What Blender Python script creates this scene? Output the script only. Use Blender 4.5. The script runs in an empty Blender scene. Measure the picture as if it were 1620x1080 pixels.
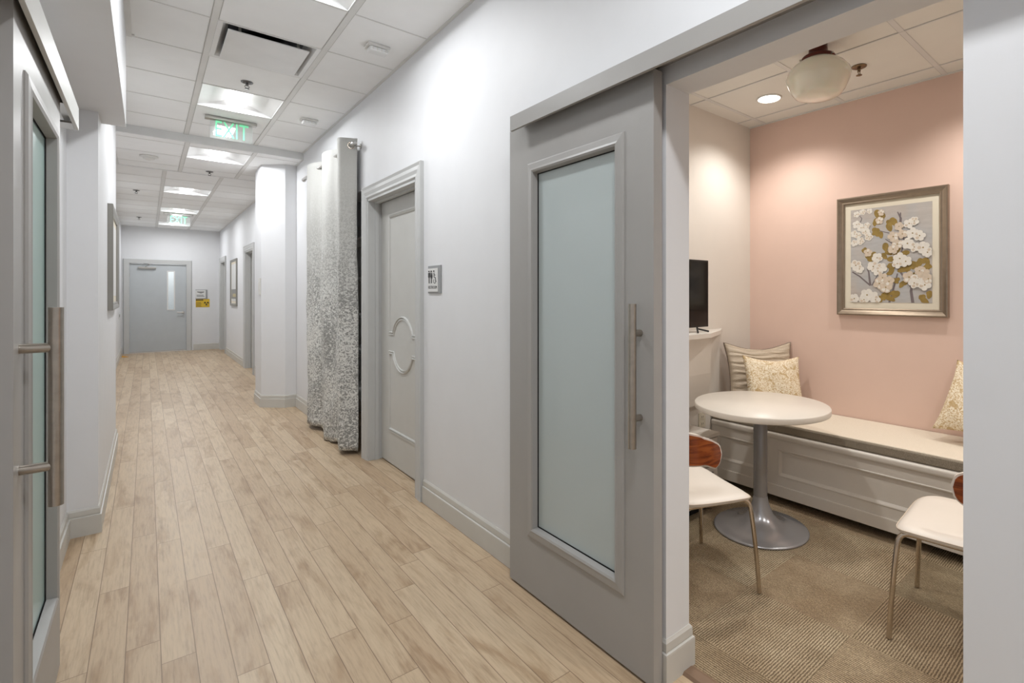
import bpy, bmesh, math, random
from mathutils import Vector, Matrix
random.seed(7)
S = bpy.context.scene
COL = S.collection
PI = math.pi
# ---------------------------------------------------------------- camera, world, exposure
H = 1.4
cam_d = bpy.data.cameras.new('camera'); cam = bpy.data.objects.new('camera', cam_d); COL.objects.link(cam)
cam.location = (0, 0, H); cam.rotation_euler = (PI/2, 0, -math.atan(698/800.5))
cam_d.sensor_width = 36; cam_d.lens = 800.5/1620*36
cam_d.shift_x = -120/1620; cam_d.shift_y = -75/1620
cam_d.clip_start = 0.02
S.camera = cam
w = bpy.data.worlds.new('world'); S.world = w; w.use_nodes = True
w.node_tree.nodes['Background'].inputs[0].default_value = (0.9, 0.95, 1, 1)
w.node_tree.nodes['Background'].inputs[1].default_value = 0.3
S.view_settings.view_transform = 'Standard'; S.view_settings.look = 'None'
S.view_settings.exposure = 0.0; S.view_settings.gamma = 1; S.view_settings.use_curve_mapping = False
COOL = (0.965, 0.98, 1.0); WARM = (1.0, 0.97, 0.92)
TROFFER_W = 20; DOWN_W = 40; NOOK_W = 50

# ---------------------------------------------------------------- materials
def srgb(r, g, b):
    f = lambda c: (c/255/12.92) if c/255 <= 0.04045 else ((c/255+0.055)/1.055)**2.4
    return (f(r), f(g), f(b), 1)
class N:
    def __init__(s, name):
        s.m = bpy.data.materials.new(name); s.m.use_nodes = True; s.t = s.m.node_tree
        s.b = s.t.nodes['Principled BSDF']
    def new(s, typ, **kw):
        n = s.t.nodes.new(typ)
        for k, v in kw.items():
            if k.startswith('_'): n.inputs[int(k[1:])].default_value = v
            else: setattr(n, k, v)
        return n
    def link(s, a, b): s.t.links.new(a, b)
    def val(s, x, inp):
        if hasattr(x, 'links') or hasattr(x, 'is_linked'): s.link(x, inp)
        else: inp.default_value = x
    def math(s, op, a, b=0.0, c=0.0):
        n = s.new('ShaderNodeMath', operation=op); s.val(a, n.inputs[0]); s.val(b, n.inputs[1]); s.val(c, n.inputs[2]); return n.outputs[0]
    def coord(s): 
        return s.new('ShaderNodeTexCoord').outputs['Object']
    def sep(s, v):
        n = s.new('ShaderNodeSeparateXYZ'); s.link(v, n.inputs[0]); return n.outputs
    def comb(s, x, y, z):
        n = s.new('ShaderNodeCombineXYZ')
        for i, q in enumerate((x, y, z)): s.val(q, n.inputs[i])
        return n.outputs[0]
    def noise(s, vec, scale, detail=2.0, rough=0.5, color=False, dist=0.0):
        n = s.new('ShaderNodeTexNoise'); s.link(vec, n.inputs['Vector']); n.inputs['Scale'].default_value = scale
        n.inputs['Detail'].default_value = detail; n.inputs['Roughness'].default_value = rough; n.inputs['Distortion'].default_value = dist
        return n.outputs['Color' if color else 'Fac']
    def ramp(s, f, *stops):
        n = s.new('ShaderNodeValToRGB'); s.link(f, n.inputs[0]); e = n.color_ramp.elements
        while len(e) < len(stops): e.new(0.5)
        for i, (p, c) in enumerate(stops): e[i].position = p; e[i].color = c
        return n.outputs[0]
    def mix(s, f, a, b, mode='MIX'):
        n = s.new('ShaderNodeMix', data_type='RGBA', blend_type=mode)
        s.val(f, n.inputs[0]); s.val(a, n.inputs[6]); s.val(b, n.inputs[7]); return n.outputs[2]
    def bump(s, h, strength, dist=0.002):
        n = s.new('ShaderNodeBump'); n.inputs['Strength'].default_value = strength; n.inputs['Distance'].default_value = dist
        s.link(h, n.inputs['Height']); s.link(n.outputs[0], s.b.inputs['Normal'])
    def set(s, col=None, rough=None, metal=None, **kw):
        if col is not None: s.val(col, s.b.inputs['Base Color'])
        if rough is not None: s.b.inputs['Roughness'].default_value = rough
        if metal is not None: s.b.inputs['Metallic'].default_value = metal
        for k, v in kw.items(): s.b.inputs[k.replace('_', ' ')].default_value = v
        return s.m
def plain(name, col, rough=0.5, metal=0.0, var=0.03, scale=6, bump=0.0, bscale=300, **kw):
    n = N(name); c = n.coord(); f = n.noise(c, scale, 3)
    lo = tuple(x*(1-var) for x in col[:3])+(1,); hi = tuple(min(1, x*(1+var)) for x in col[:3])+(1,)
    n.set(n.ramp(f, (0.3, lo), (0.7, hi)), rough, metal, **kw)
    if bump: n.bump(n.noise(c, bscale, 2), bump, 0.001)
    return n.m
def emit(name, col, strength):
    n = N(name); n.set(col, 0.6); n.b.inputs['Emission Color'].default_value = col; n.b.inputs['Emission Strength'].default_value = strength
    return n.m
def glass_mat(name, col, rough, trans):
    n = N(name); c = n.coord(); n.set(n.ramp(n.noise(c, 3, 2), (0.2, tuple(x*.97 for x in col[:3])+(1,)), (0.8, col)), rough)
    n.b.inputs['Transmission Weight'].default_value = trans; n.b.inputs['IOR'].default_value = 1.3
    n.b.inputs['Coat Weight'].default_value = 0.6; n.b.inputs['Coat Roughness'].default_value = 0.05
    return n.m

WALL = plain('wall_paint', srgb(226, 227, 229), 0.55, var=0.01, bump=0.05)
WALLK = plain('nook_wall_paint', srgb(228, 222, 214), 0.6, var=0.01, bump=0.05)
PINK = plain('blush_wall_paint', srgb(226, 197, 183), 0.6, var=0.012, bump=0.05)
TRIM = plain('grey_trim_paint', srgb(196, 197, 196), 0.4, var=0.02)
BASEB = plain('baseboard_paint', srgb(202, 200, 194), 0.42, var=0.03)
DOORG = plain('grey_door_paint', srgb(163, 161, 158), 0.38, var=0.02)
DOORL = plain('pale_grey_door_paint', srgb(200, 200, 196), 0.4, var=0.02)
ENDG = plain('steel_grey_door_paint', srgb(188, 193, 196), 0.4, var=0.02)
TILE = plain('ceiling_tile', srgb(245, 246, 246), 0.9, var=0.015, bump=0.25, bscale=500)
TILEK = plain('nook_ceiling_tile', srgb(234, 233, 227), 0.9, var=0.015, bump=0.25, bscale=500)
TEE = plain('ceiling_tee_metal', srgb(224, 224, 222), 0.45)
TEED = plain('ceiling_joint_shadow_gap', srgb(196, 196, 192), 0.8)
WHITE = plain('white_enamel', srgb(232, 233, 233), 0.35)
WHITEP = plain('white_plastic', srgb(225, 224, 220), 0.4)
CAB = plain('white_cabinet_paint', srgb(222, 216, 208), 0.32, var=0.015)
DARK = plain('plinth_shade_black', srgb(26, 26, 27), 0.8)  # near-black plinth colour, paints in the shade under bench and cabinet
BLACK = plain('black_plastic', srgb(18, 18, 19), 0.3)
STEEL = plain('brushed_steel', srgb(176, 168, 158), 0.28, 1.0, var=0.08, scale=40)
CHROME = plain('chrome', srgb(200, 190, 178), 0.14, 1.0, var=0.04, scale=20)
NICKEL = plain('satin_nickel', srgb(190, 188, 184), 0.3, 1.0)
SILVER = plain('silver_enamel', srgb(168, 168, 171), 0.24, 0.5)
FRAMEG = plain('champagne_frame', srgb(150, 136, 120), 0.3, 0.8, var=0.06, scale=30)
FRAMEW = plain('pewter_frame', srgb(150, 148, 142), 0.35, 0.6)
GLASSR = glass_mat('frosted_glass', srgb(208, 219, 219), 0.38, 0.25)
GLASSL = glass_mat('frosted_green_glass', srgb(196, 226, 220), 0.35, 0.2)
LEATHER = plain('white_leather', srgb(226, 218, 208), 0.42, var=0.02, bump=0.12, bscale=260)
PIPING = plain('white_piping', srgb(205, 190, 174), 0.5)
PAPER = plain('mat_board', srgb(222, 214, 196), 0.8)
REDBROWN = plain('oxblood_metal', srgb(86, 34, 24), 0.3, 0.5)
RED = plain('red_plastic', srgb(170, 22, 48), 0.45)
YELLOW = plain('sign_yellow', srgb(214, 178, 50), 0.5)
ORANGE = plain('orange_rubber', srgb(226, 168, 60), 0.6)
GREEN = emit('exit_green_letters', srgb(110, 208, 155), 0.5)
LAMP = emit('light_lens', (1, 1, 1, 1), 3.0)
LAMPK = emit('downlight_lens', (1.0, 0.93, 0.85, 1), 5.0)
OPAL = plain('opal_glass', srgb(226, 222, 206), 0.18, var=0.02)
OPAL.node_tree.nodes['Principled BSDF'].inputs['Subsurface Weight'].default_value = 0.2
OPAL.node_tree.nodes['Principled BSDF'].inputs['Coat Weight'].default_value = 0.5
SIGNG = plain('sign_grey', srgb(150, 152, 153), 0.4)
SIGNW = plain('sign_white', srgb(222, 222, 220), 0.45)
INK = plain('ink', srgb(35, 35, 37), 0.5)
INKG = plain('grey_ink', srgb(140, 140, 138), 0.6)
BRONZE = plain('threshold_brown', srgb(128, 104, 84), 0.5)
ACRYL = glass_mat('clear_acrylic', srgb(235, 240, 238), 0.03, 0.9)
WINDOW = emit('bright_lite', srgb(226, 230, 240), 0.9)

def m_floor():
    n = N('pale_oak_planks'); c = n.coord(); x, y, z = n.sep(c)
    W = 0.104; L = 1.22
    xi = n.math('DIVIDE', n.math('ADD', x, 20.03), W); ix = n.math('FLOOR', xi); fx = n.math('FRACT', xi)
    wn = n.new('ShaderNodeTexWhiteNoise', noise_dimensions='1D'); n.link(ix, wn.inputs['W'])
    yo = n.math('ADD', n.math('DIVIDE', y, L), n.math('MULTIPLY', wn.outputs['Value'], 7.0)); yo = n.math('ADD', yo, 40.0)
    iy = n.math('FLOOR', yo); fy = n.math('FRACT', yo)
    w2 = n.new('ShaderNodeTexWhiteNoise', noise_dimensions='2D'); n.link(n.comb(ix, iy, 0.0), w2.inputs['Vector'])
    tone = w2.outputs['Value']
    base = n.ramp(tone, (0.0, srgb(192, 168, 139)), (0.35, srgb(203, 181, 152)), (0.7, srgb(211, 191, 163)), (1.0, srgb(198, 175, 146)))
    g = n.comb(n.math('ADD', x, n.math('MULTIPLY', tone, 9.0)), n.math('MULTIPLY', y, 0.06), tone)
    gr = n.noise(g, 95, 6, 0.66, dist=0.3)
    base = n.mix(0.6, base, n.ramp(gr, (0.3, srgb(186, 172, 158)), (0.5, srgb(235, 230, 224)), (0.72, srgb(255, 252, 248))), 'MULTIPLY')
    kn = n.noise(n.comb(n.math('MULTIPLY', x, 1.0), n.math('MULTIPLY', y, 0.18), tone), 11, 4, 0.6, dist=0.5)
    base = n.mix(0.6, base, n.ramp(kn, (0.32, srgb(200, 182, 162)), (0.5, (1, 1, 1, 1))), 'MULTIPLY')
    ex = n.math('MINIMUM', fx, n.math('SUBTRACT', 1.0, fx)); ey = n.math('MINIMUM', fy, n.math('SUBTRACT', 1.0, fy))
    gx = n.math('LESS_THAN', ex, 0.014); gy = n.math('LESS_THAN', ey, 0.0013)
    gap = n.math('MAXIMUM', gx, gy)
    col = n.mix(n.math('MULTIPLY', gap, 0.75), base, srgb(108, 84, 62))
    n.set(col, 0.36)
    n.val(n.math('ADD', 0.3, n.math('MULTIPLY', gr, 0.2)), n.b.inputs['Roughness'])
    n.bump(n.math('SUBTRACT', n.math('MULTIPLY', gr, 0.25), gap), 0.3, 0.001)
    return n.m
FLOOR = m_floor()

def m_carpet():
    n = N('ribbed_carpet_tiles'); c = n.coord(); x, y, z = n.sep(c)
    T = 0.46
    u = n.math('ADD', n.math('DIVIDE', x, T), 20.3); v = n.math('ADD', n.math('DIVIDE', y, T), 20.15)
    iu = n.math('FLOOR', u); iv = n.math('FLOOR', v)
    par = n.math('FRACT', n.math('MULTIPLY', n.math('ADD', iu, iv), 0.5)); par = n.math('GREATER_THAN', par, 0.25)
    w2 = n.new('ShaderNodeTexWhiteNoise', noise_dimensions='2D'); n.link(n.comb(iu, iv, 0.0), w2.inputs['Vector'])
    wob = n.math('MULTIPLY', n.noise(c, 130, 2, 0.6), 0.008)
    a = n.math('ADD', x, wob); b = n.math('ADD', y, wob)
    s1 = n.math('SINE', n.math('MULTIPLY', a, 620.0)); s2 = n.math('SINE', n.math('MULTIPLY', b, 620.0))
    rib = n.math('ADD', n.math('MULTIPLY', s1, par), n.math('MULTIPLY', s2, n.math('SUBTRACT', 1.0, par)))
    rib = n.math('ADD', n.math('MULTIPLY', rib, 0.5), 0.5)
    loop = n.noise(c, 330, 2, 0.7)
    big = n.noise(c, 3.2, 3, 0.6)
    col = n.ramp(n.math('ADD', n.math('MULTIPLY', rib, 0.33), n.math('MULTIPLY', loop, 0.67)),
                 (0.22, srgb(72, 60, 46)), (0.48, srgb(160, 145, 120)), (0.78, srgb(230, 219, 193)))
    col = n.mix(0.8, col, n.ramp(w2.outputs['Value'], (0, srgb(206, 202, 190)), (0.5, srgb(240, 226, 214)), (1, srgb(250, 246, 240))), 'MULTIPLY')
    col = n.mix(0.7, col, n.ramp(big, (0.35, srgb(214, 204, 194)), (0.6, (1, 1, 1, 1))), 'MULTIPLY')
    n.set(col, 0.95); n.bump(n.math('ADD', rib, loop), 0.7, 0.003)
    return n.m
CARPET = m_carpet()

def m_curtain():
    n = N('damask_curtain_fabric'); uv = n.new('ShaderNodeTexCoord').outputs['UV']
    x, y, z = n.sep(uv)
    p = n.comb(x, y, 0.0)
    f1 = n.noise(p, 150, 3, 0.65, dist=1.2); f2 = n.noise(p, 4.5, 3, 0.6)
    dens = n.math('ADD', f1, n.math('MULTIPLY', n.math('SUBTRACT', f2, 0.5), 0.35))
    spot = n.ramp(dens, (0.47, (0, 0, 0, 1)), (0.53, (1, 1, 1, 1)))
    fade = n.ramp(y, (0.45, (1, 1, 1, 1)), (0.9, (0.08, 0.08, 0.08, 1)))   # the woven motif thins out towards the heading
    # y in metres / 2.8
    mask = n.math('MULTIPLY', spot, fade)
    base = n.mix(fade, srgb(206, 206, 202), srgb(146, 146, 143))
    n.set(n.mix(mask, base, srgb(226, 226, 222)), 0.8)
    n.bump(n.math('ADD', mask, n.noise(p, 400, 1)), 0.25, 0.002)
    return n.m
CURTAIN = m_curtain()

def m_floral(name, bg, fg, fg2, sc):
    n = N(name); c = n.new('ShaderNodeTexCoord').outputs['UV']
    f = n.noise(c, sc, 3, 0.6, dist=2.2); g = n.noise(c, sc*0.6, 2, 0.5, dist=1.0)
    band = n.math('ABSOLUTE', n.math('SUBTRACT', f, 0.5))
    m = n.ramp(band, (0.02, (1, 1, 1, 1)), (0.05, (0, 0, 0, 1)))
    blob = n.ramp(g, (0.6, (0, 0, 0, 1)), (0.64, (1, 1, 1, 1)))
    mm = n.math('MAXIMUM', m, n.math('MULTIPLY', blob, 0.75))
    n.set(n.mix(mm, bg, n.mix(g, fg, fg2)), 0.75); n.bump(n.noise(c, 200, 1), 0.2, 0.001)
    return n.m
FLORAL = m_floral('gold_floral_linen', srgb(236, 225, 204), srgb(200, 170, 116), srgb(172, 138, 80), 14)

def m_weave(name, a, b, sc):
    n = N(name); c = n.coord(); x, y, z = n.sep(c)
    s = n.math('MULTIPLY', n.math('SINE', n.math('MULTIPLY', y, sc)), n.math('SINE', n.math('MULTIPLY', z, sc)))
    f = n.math('ADD', n.math('MULTIPLY', s, 0.25), n.noise(c, 220, 2))
    n.set(n.ramp(f, (0.25, a), (0.75, b)), 0.85); n.bump(f, 0.35, 0.001); return n.m
TWEED = m_weave('grey_tweed', srgb(118, 108, 94), srgb(172, 162, 146), 900)
CUSHTOP = m_weave('cream_cushion_fabric', srgb(214, 202, 184), srgb(230, 220, 204), 900)
PLEAT = m_weave('taupe_satin', srgb(176, 160, 140), srgb(198, 184, 164), 500)
PLEAT.node_tree.nodes['Principled BSDF'].inputs['Roughness'].default_value = 0.5

def m_wood():
    n = N('walnut_veneer'); c = n.coord(); x, y, z = n.sep(c)
    f = n.noise(n.comb(n.math('MULTIPLY', x, 1.5), n.math('MULTIPLY', y, 1.5), n.math('MULTIPLY', z, 10.0)), 5, 4, 0.6, dist=0.8)
    n.set(n.ramp(f, (0.3, srgb(84, 34, 14)), (0.5, srgb(132, 62, 26)), (0.7, srgb(164, 88, 40))), 0.22); return n.m
WALNUT = m_wood()

# ---------------------------------------------------------------- mesh helpers
class M:
    def __init__(s): s.b = bmesh.new(); s.uv = None
    def add(s, verts, faces, mi=0, smooth=False, uvs=None):
        vs = [s.b.verts.new(v) for v in verts]; out = []
        for f in faces:
            try: fc = s.b.faces.new([vs[i] for i in f])
            except ValueError: continue
            fc.material_index = mi; fc.smooth = smooth; out.append(fc)
            if uvs:
                if not s.uv: s.uv = s.b.loops.layers.uv.new('UVMap')
                for l, i in zip(fc.loops, f): l[s.uv].uv = uvs[i]
        return out
    def box(s, x0, y0, z0, x1, y1, z1, bev=0.0, mi=0, mat=None, seg=2):
        t = bmesh.new(); bmesh.ops.create_cube(t, size=1)
        bmesh.ops.transform(t, matrix=Matrix.Translation(((x0+x1)/2, (y0+y1)/2, (z0+z1)/2)) @ Matrix.Diagonal((abs(x1-x0), abs(y1-y0), abs(z1-z0), 1)), verts=t.verts)
        if bev: bmesh.ops.bevel(t, geom=t.edges[:], offset=bev, segments=seg, affect='EDGES', profile=0.5)
        if mat: bmesh.ops.transform(t, matrix=mat, verts=t.verts)
        s.merge(t, mi, False); return s
    def merge(s, t, mi=0, smooth=False):
        idx = {}; 
        for v in t.verts: idx[v] = s.b.verts.new(v.co)
        for f in t.faces:
            try: n = s.b.faces.new([idx[v] for v in f.verts]); n.material_index = mi; n.smooth = smooth
            except ValueError: pass
        t.free()
    def prism(s, poly, axis, a, b, mi=0, smooth=False):
        # poly: 2D points; axis 'x' -> (y,z), 'y' -> (x,z), 'z' -> (x,y)
        def P(p, d): return {'x': (d, p[0], p[1]), 'y': (p[0], d, p[1]), 'z': (p[0], p[1], d)}[axis]
        n = len(poly); vs = [P(p, a) for p in poly]+[P(p, b) for p in poly]
        fs = [tuple(range(n))[::-1], tuple(range(n, 2*n))]+[(i, (i+1) % n, n+(i+1) % n, n+i) for i in range(n)]
        s.add(vs, fs, mi, smooth); return s
    def tube(s, pts, r, seg=12, mi=0, cap=True, closed=False):
        pts = [Vector(p) for p in pts]; n = len(pts); rs = r if isinstance(r, (list, tuple)) else [r]*n
        rings = []; prev = None
        for i, p in enumerate(pts):
            if closed: d = (pts[(i+1) % n]-pts[i-1])
            else: d = (pts[min(i+1, n-1)]-pts[max(i-1, 0)])
            d.normalize()
            if prev is None:
                u = Vector((0, 0, 1)) if abs(d.z) < 0.9 else Vector((1, 0, 0)); u = (u-d*u.dot(d)).normalized()
            else: u = (prev-d*prev.dot(d)).normalized()
            prev = u; v = d.cross(u)
            rings.append([p+(u*math.cos(2*PI*k/seg)+v*math.sin(2*PI*k/seg))*rs[i] for k in range(seg)])
        vs = [q for rr in rings for q in rr]; fs = []
        for i in range(n if closed else n-1):
            j = (i+1) % n
            for k in range(seg): fs.append((i*seg+k, i*seg+(k+1) % seg, j*seg+(k+1) % seg, j*seg+k))
        s.add(vs, fs, mi, True)
        if cap and not closed:
            s.add(rings[0], [tuple(range(seg))[::-1]], mi); s.add(rings[-1], [tuple(range(seg))], mi)
        return s
    def lathe(s, prof, c=(0, 0), seg=40, mi=0, smooth=True):
        vs = []; fs = []; n = len(prof)
        for (r, z) in prof:
            for k in range(seg):
                a = 2*PI*k/seg; vs.append((c[0]+max(r, 1e-5)*math.cos(a), c[1]+max(r, 1e-5)*math.sin(a), z))
        for i in range(n-1):
            for k in range(seg): fs.append((i*seg+k, i*seg+(k+1) % seg, (i+1)*seg+(k+1) % seg, (i+1)*seg+k))
        s.add(vs, fs, mi, smooth)
        s.add(vs[:seg], [tuple(range(seg))[::-1]], mi); s.add(vs[-seg:], [tuple(range(seg))], mi); return s
    def sweep(s, path, prof, mi=0, closed=False, frame=None, smooth=False):
        # path pts in plane; frame(p_index)-> (origin, side, up); prof 2D
        n = len(path); m = len(prof); vs = []
        for i in range(n):
            o, sd, up = frame(i)
            for (a, b) in prof: vs.append(o+sd*a+up*b)
        fs = []
        for i in range(n if closed else n-1):
            j = (i+1) % n
            for k in range(m-1): fs.append((i*m+k, i*m+k+1, j*m+k+1, j*m+k))
        s.add(vs, fs, mi, smooth); return s
    def grid(s, fn, nu, nv, mi=0, smooth=True, uvfn=None):
        vs = []; uvs = []
        for j in range(nv+1):
            for i in range(nu+1):
                vs.append(fn(i/nu, j/nv)); uvs.append(uvfn(i/nu, j/nv) if uvfn else (i/nu, j/nv))
        fs = [(j*(nu+1)+i, j*(nu+1)+i+1, (j+1)*(nu+1)+i+1, (j+1)*(nu+1)+i) for j in range(nv) for i in range(nu)]
        s.add(vs, fs, mi, smooth, uvs); return s
    def text(s, txt, size, mat, mi=0, depth=0.0005, sx=1.0):
        cu = bpy.data.curves.new('t', 'FONT'); cu.body = txt; cu.size = size; cu.align_x = 'CENTER'; cu.align_y = 'CENTER'; cu.extrude = depth
        o = bpy.data.objects.new('t', cu); me = bpy.data.meshes.new_from_object(o)
        t = bmesh.new(); t.from_mesh(me); bmesh.ops.transform(t, matrix=mat @ Matrix.Diagonal((sx, 1, 1, 1)), verts=t.verts)
        s.merge(t, mi); bpy.data.objects.remove(o); bpy.data.curves.remove(cu); bpy.data.meshes.remove(me); return s
BASE = {}
def world_of(o):
    m = Matrix.LocRotScale(o.location, o.rotation_euler, None)
    return (world_of(o.parent) @ m) if o.parent else m
def obj(name, m, mats, parent=None, local=False, origin=None):
    me = bpy.data.meshes.new(name); mats = mats if isinstance(mats, (list, tuple)) else [mats]
    bmesh.ops.recalc_face_normals(m.b, faces=m.b.faces[:])
    o = bpy.data.objects.new(name, me); COL.objects.link(o)
    if parent:
        o.parent = parent
        if not local: m.b.transform(world_of(parent).inverted())
    elif origin is None and not local:
        cs = [v.co for v in m.b.verts]
        c = Vector(((min(v.x for v in cs)+max(v.x for v in cs))/2, (min(v.y for v in cs)+max(v.y for v in cs))/2, min(v.z for v in cs)))
        m.b.transform(Matrix.Translation(-c)); o.location = c
    m.b.to_mesh(me); m.b.free()
    for x in mats: me.materials.append(x)
    return o
def tag(o, label, cat, group=None):
    o['label'] = label; o['category'] = cat
    if group: o['group'] = group
    return o
def thing(name, loc, label, cat, group=None, rz=0):
    o = bpy.data.objects.new(name, None); COL.objects.link(o); o.location = loc; o.rotation_euler = (0, 0, rz); o.empty_display_size = 0.1
    return tag(o, label, cat, group)
def struct(name, m, mats, label=None, cat=None):
    o = obj(name, m, mats, origin=0 if name.startswith(('floor', 'ceiling')) else None)
    o['kind'] = 'structure'
    if label: o['label'] = label; o['category'] = cat
    return o
def sempty(name, loc, label, cat):
    o = thing(name, loc, label, cat); o['kind'] = 'structure'; return o
def area(name, loc, sx, sy, power, col, parent=None, rot=(0, 0, 0), spread=PI):
    l = bpy.data.lights.new(name, 'AREA'); l.shape = 'RECTANGLE'; l.size = sx; l.size_y = sy; l.energy = power; l.color = col; l.spread = spread
    o = bpy.data.objects.new(name, l); COL.objects.link(o); o.rotation_euler = rot
    if parent: o.parent = parent; o.location = Vector(loc)-parent.location
    else: o.location = loc
    return o
def spot(name, loc, power, col, angle, parent=None, blend=0.5, rad=0.05):
    l = bpy.data.lights.new(name, 'SPOT'); l.energy = power; l.color = col; l.spot_size = angle; l.spot_blend = blend; l.shadow_soft_size = rad
    o = bpy.data.objects.new(name, l); COL.objects.link(o)
    if parent: o.parent = parent; o.location = Vector(loc)-parent.location
    else: o.location = loc
    return o

# ---------------------------------------------------------------- dimensions
XR = 1.412; XRB = 1.545           # corridor right wall faces
ZC = 3.08; ZC2 = 3.0; ZK = 2.75
YB = -3.2; YE = 16.0
KX = 3.708; KY0 = -1.6; KY1 = 2.24
OY0, OY1, OZ = 0.309, 1.19, 2.155  # nook opening

# ---------------------------------------------------------------- structure: floors
m = M(); m.box(-0.6, YB, -0.05, 1.52, YE+0.1, 0); struct('floor', m, FLOOR)
m = M(); m.box(1.5, YE*0+3.3, -0.05, 2.3, 6.5, -0.001); struct('floor', m, FLOOR)
m = M(); m.box(1.52, KY0, -0.05, KX, KY1, 0.004); struct('floor', m, CARPET)
m = M(); m.prism([(1.485, 0), (1.495, 0.009), (1.535, 0.009), (1.55, 0.004), (1.55, 0)], 'y', OY0, OY1); struct('trim_1', m, BRONZE)

# ceilings: suspended grid, cells with a fixture are left out
def grid_ceiling(xs, ys, z, skip, tile, ywide, xwide, tee_y=True):
    c = M()
    for i in range(len(xs)-1):
        for j in range(len(ys)-1):
            if (i, j) in skip: continue
            c.box(xs[i], ys[j], z, xs[i+1], ys[j+1], z+0.02)
    o = struct('ceiling', c, tile)
    g = M()
    for x in xs[1:-1]: g.box(x-ywide/2, ys[0], z-0.004, x+ywide/2, ys[-1], z-0.0005); 
    for x in xs[1:-1]:
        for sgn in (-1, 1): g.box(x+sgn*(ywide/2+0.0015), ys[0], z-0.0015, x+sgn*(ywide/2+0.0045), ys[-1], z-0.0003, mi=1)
    for y in ys[1:-1]:
        for i in range(len(xs)-1):
            g.box(xs[i]+ywide/2, y-xwide/2, z-0.003, xs[i+1]-ywide/2, y+xwide/2, z-0.0005)
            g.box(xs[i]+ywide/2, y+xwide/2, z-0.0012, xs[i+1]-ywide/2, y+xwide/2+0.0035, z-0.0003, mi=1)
    # wall angle
    g.box(xs[0], ys[0], z-0.005, xs[0]+0.02, ys[-1], z-0.0005); g.box(xs[-1]-0.02, ys[0], z-0.005, xs[-1], ys[-1], z-0.0005)
    obj('ceiling_grid', g, [TEE, TEED], o)
    return o
TP = 0.612
xs1 = [-0.6, -0.30, 0.312, 0.924, XR]
ys1 = [3.21+TP*k for k in range(-10, 6)]; ys1.append(6.78)
ys1[0] = YB
def cell(ys, y): return min(range(len(ys)), key=lambda k: abs(ys[k]-y))
Ltr = [cell(ys1, 5.046), cell(ys1, 2.598), cell(ys1, 0.15), cell(ys1, -2.298)]
dif = cell(ys1, 3.822)
grid_ceiling(xs1, ys1, ZC, {(2, k) for k in Ltr}|{(2, dif)}, TILE, 0.034, 0.010)
xs2 = [-0.6, -0.28, 0.325, 0.93, XR]
ys2 = [6.78, 6.95, 7.55, 8.15, 8.5]
grid_ceiling(xs2, ys2, ZC2, {(2, 2-1)}, TILE, 0.034, 0.010)
xs3 = [-0.6, 0.175, 0.78, XR]
ys3 = [8.5+0.61*k for k in range(12)]+[15.3, YE]
L3 = [cell(ys3, 9.72), cell(ys3, 12.16), cell(ys3, 14.6)]
grid_ceiling(xs3, ys3, ZC2, {(1, k) for k in L3}, TILE, 0.034, 0.010)
m = M(); m.box(-0.6, 6.775, ZC2-0.002, XR, 6.80, ZC+0.02); m.box(-0.6, 8.48, ZC2-0.006, XR, 8.53, ZC2+0.01); struct('trim_2', m, WHITE)
xsk = [XRB, 1.73, 2.33, 2.93, 3.53, KX]
ysk = [KY0, -1.5, -0.9, -0.3, 0.3, 0.9, 1.5, 2.1, KY1]
ck = grid_ceiling(xsk, ysk, ZK, set(), TILEK, 0.012, 0.026)

# walls
m = M()
def seg(y0, y1, z0=0, z1=3.15): m.box(XR, y0, z0, XRB, y1, z1)
seg(YB, OY0); seg(OY0, OY1, OZ); seg(OY1, 3.40); seg(3.40, 4.44, 2.20); seg(4.44, 4.60)
seg(4.60, 6.35, 2.30); seg(6.35, 10.50); seg(10.50, 11.47, 2.20); seg(11.47, 14.66); seg(14.66, 15.7, 2.20); seg(15.7, YE)
struct('wall_right', m, WALL)
m = M(); m.prism([(XR-.002, 7.16), (1.29, 7.165), (1.07, 7.38), (1.07, 7.83), (XR-.002, 7.83)], 'z', 0, ZC2+.001); struct('wall_pillar_right', m, WALL)
m = M(); m.box(-0.5, YB, 0, -0.345, 4.14, 3.15); struct('wall_left', m, WALL)
m = M(); m.box(-0.5, 4.14, 0, -0.215, 6.40, 3.15); struct('wall_pillar_left', m, WALL)
m = M(); m.box(-0.6, 6.40, 0, -0.445, YE+.1, 3.1); struct('wall_far_left', m, WALL)
m = M()
m.box(-0.6, YE, 0, -0.33, YE+0.12, 3.1); m.box(-0.33, YE, 2.14, 0.755, YE+0.12, 3.1); m.box(0.755, YE, 0, XR, YE+0.12, 3.1); struct('wall_end', m, WALL)
m = M(); m.box(-0.6, YB-0.12, 0, XRB, YB, 3.15); struct('wall_near', m, WALL)
m = M(); m.box(-0.345, YB, 2.47, -0.10, 4.40, ZC-0.006); struct('wall_bulkhead_left', m, WALL)
m = M(); m.box(XRB, KY1, 0, KX+0.1, KY1+0.1, 2.85); struct('wall_nook_left', m, WALLK)
m = M(); m.box(KX, KY0, 0, KX+0.1, KY1, 2.85); struct('wall_nook_back', m, PINK)
m = M(); m.box(XRB, KY0-0.1, 0, KX+0.1, KY0, 2.85); struct('wall_nook_right', m, WALLK)
m = M()   # closet recess behind the curtain
m.box(2.15, 4.50, 0, 2.25, 6.45, 2.6); m.box(XRB, 4.50, 0, 2.15, 4.60, 2.6); m.box(XRB, 6.35, 0, 2.15, 6.45, 2.6); m.box(XRB, 4.6, 2.5, 2.15, 6.35, 2.6); struct('wall_closet', m, WALL)
m = M(); m.box(-0.102, 1.0, ZC-0.018, -0.072, 4.41, ZC-0.001); m.box(-0.072, 4.395, ZC-0.012, -0.06, 4.41, ZC-.001); struct('trim_3', m, TEE)

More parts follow.
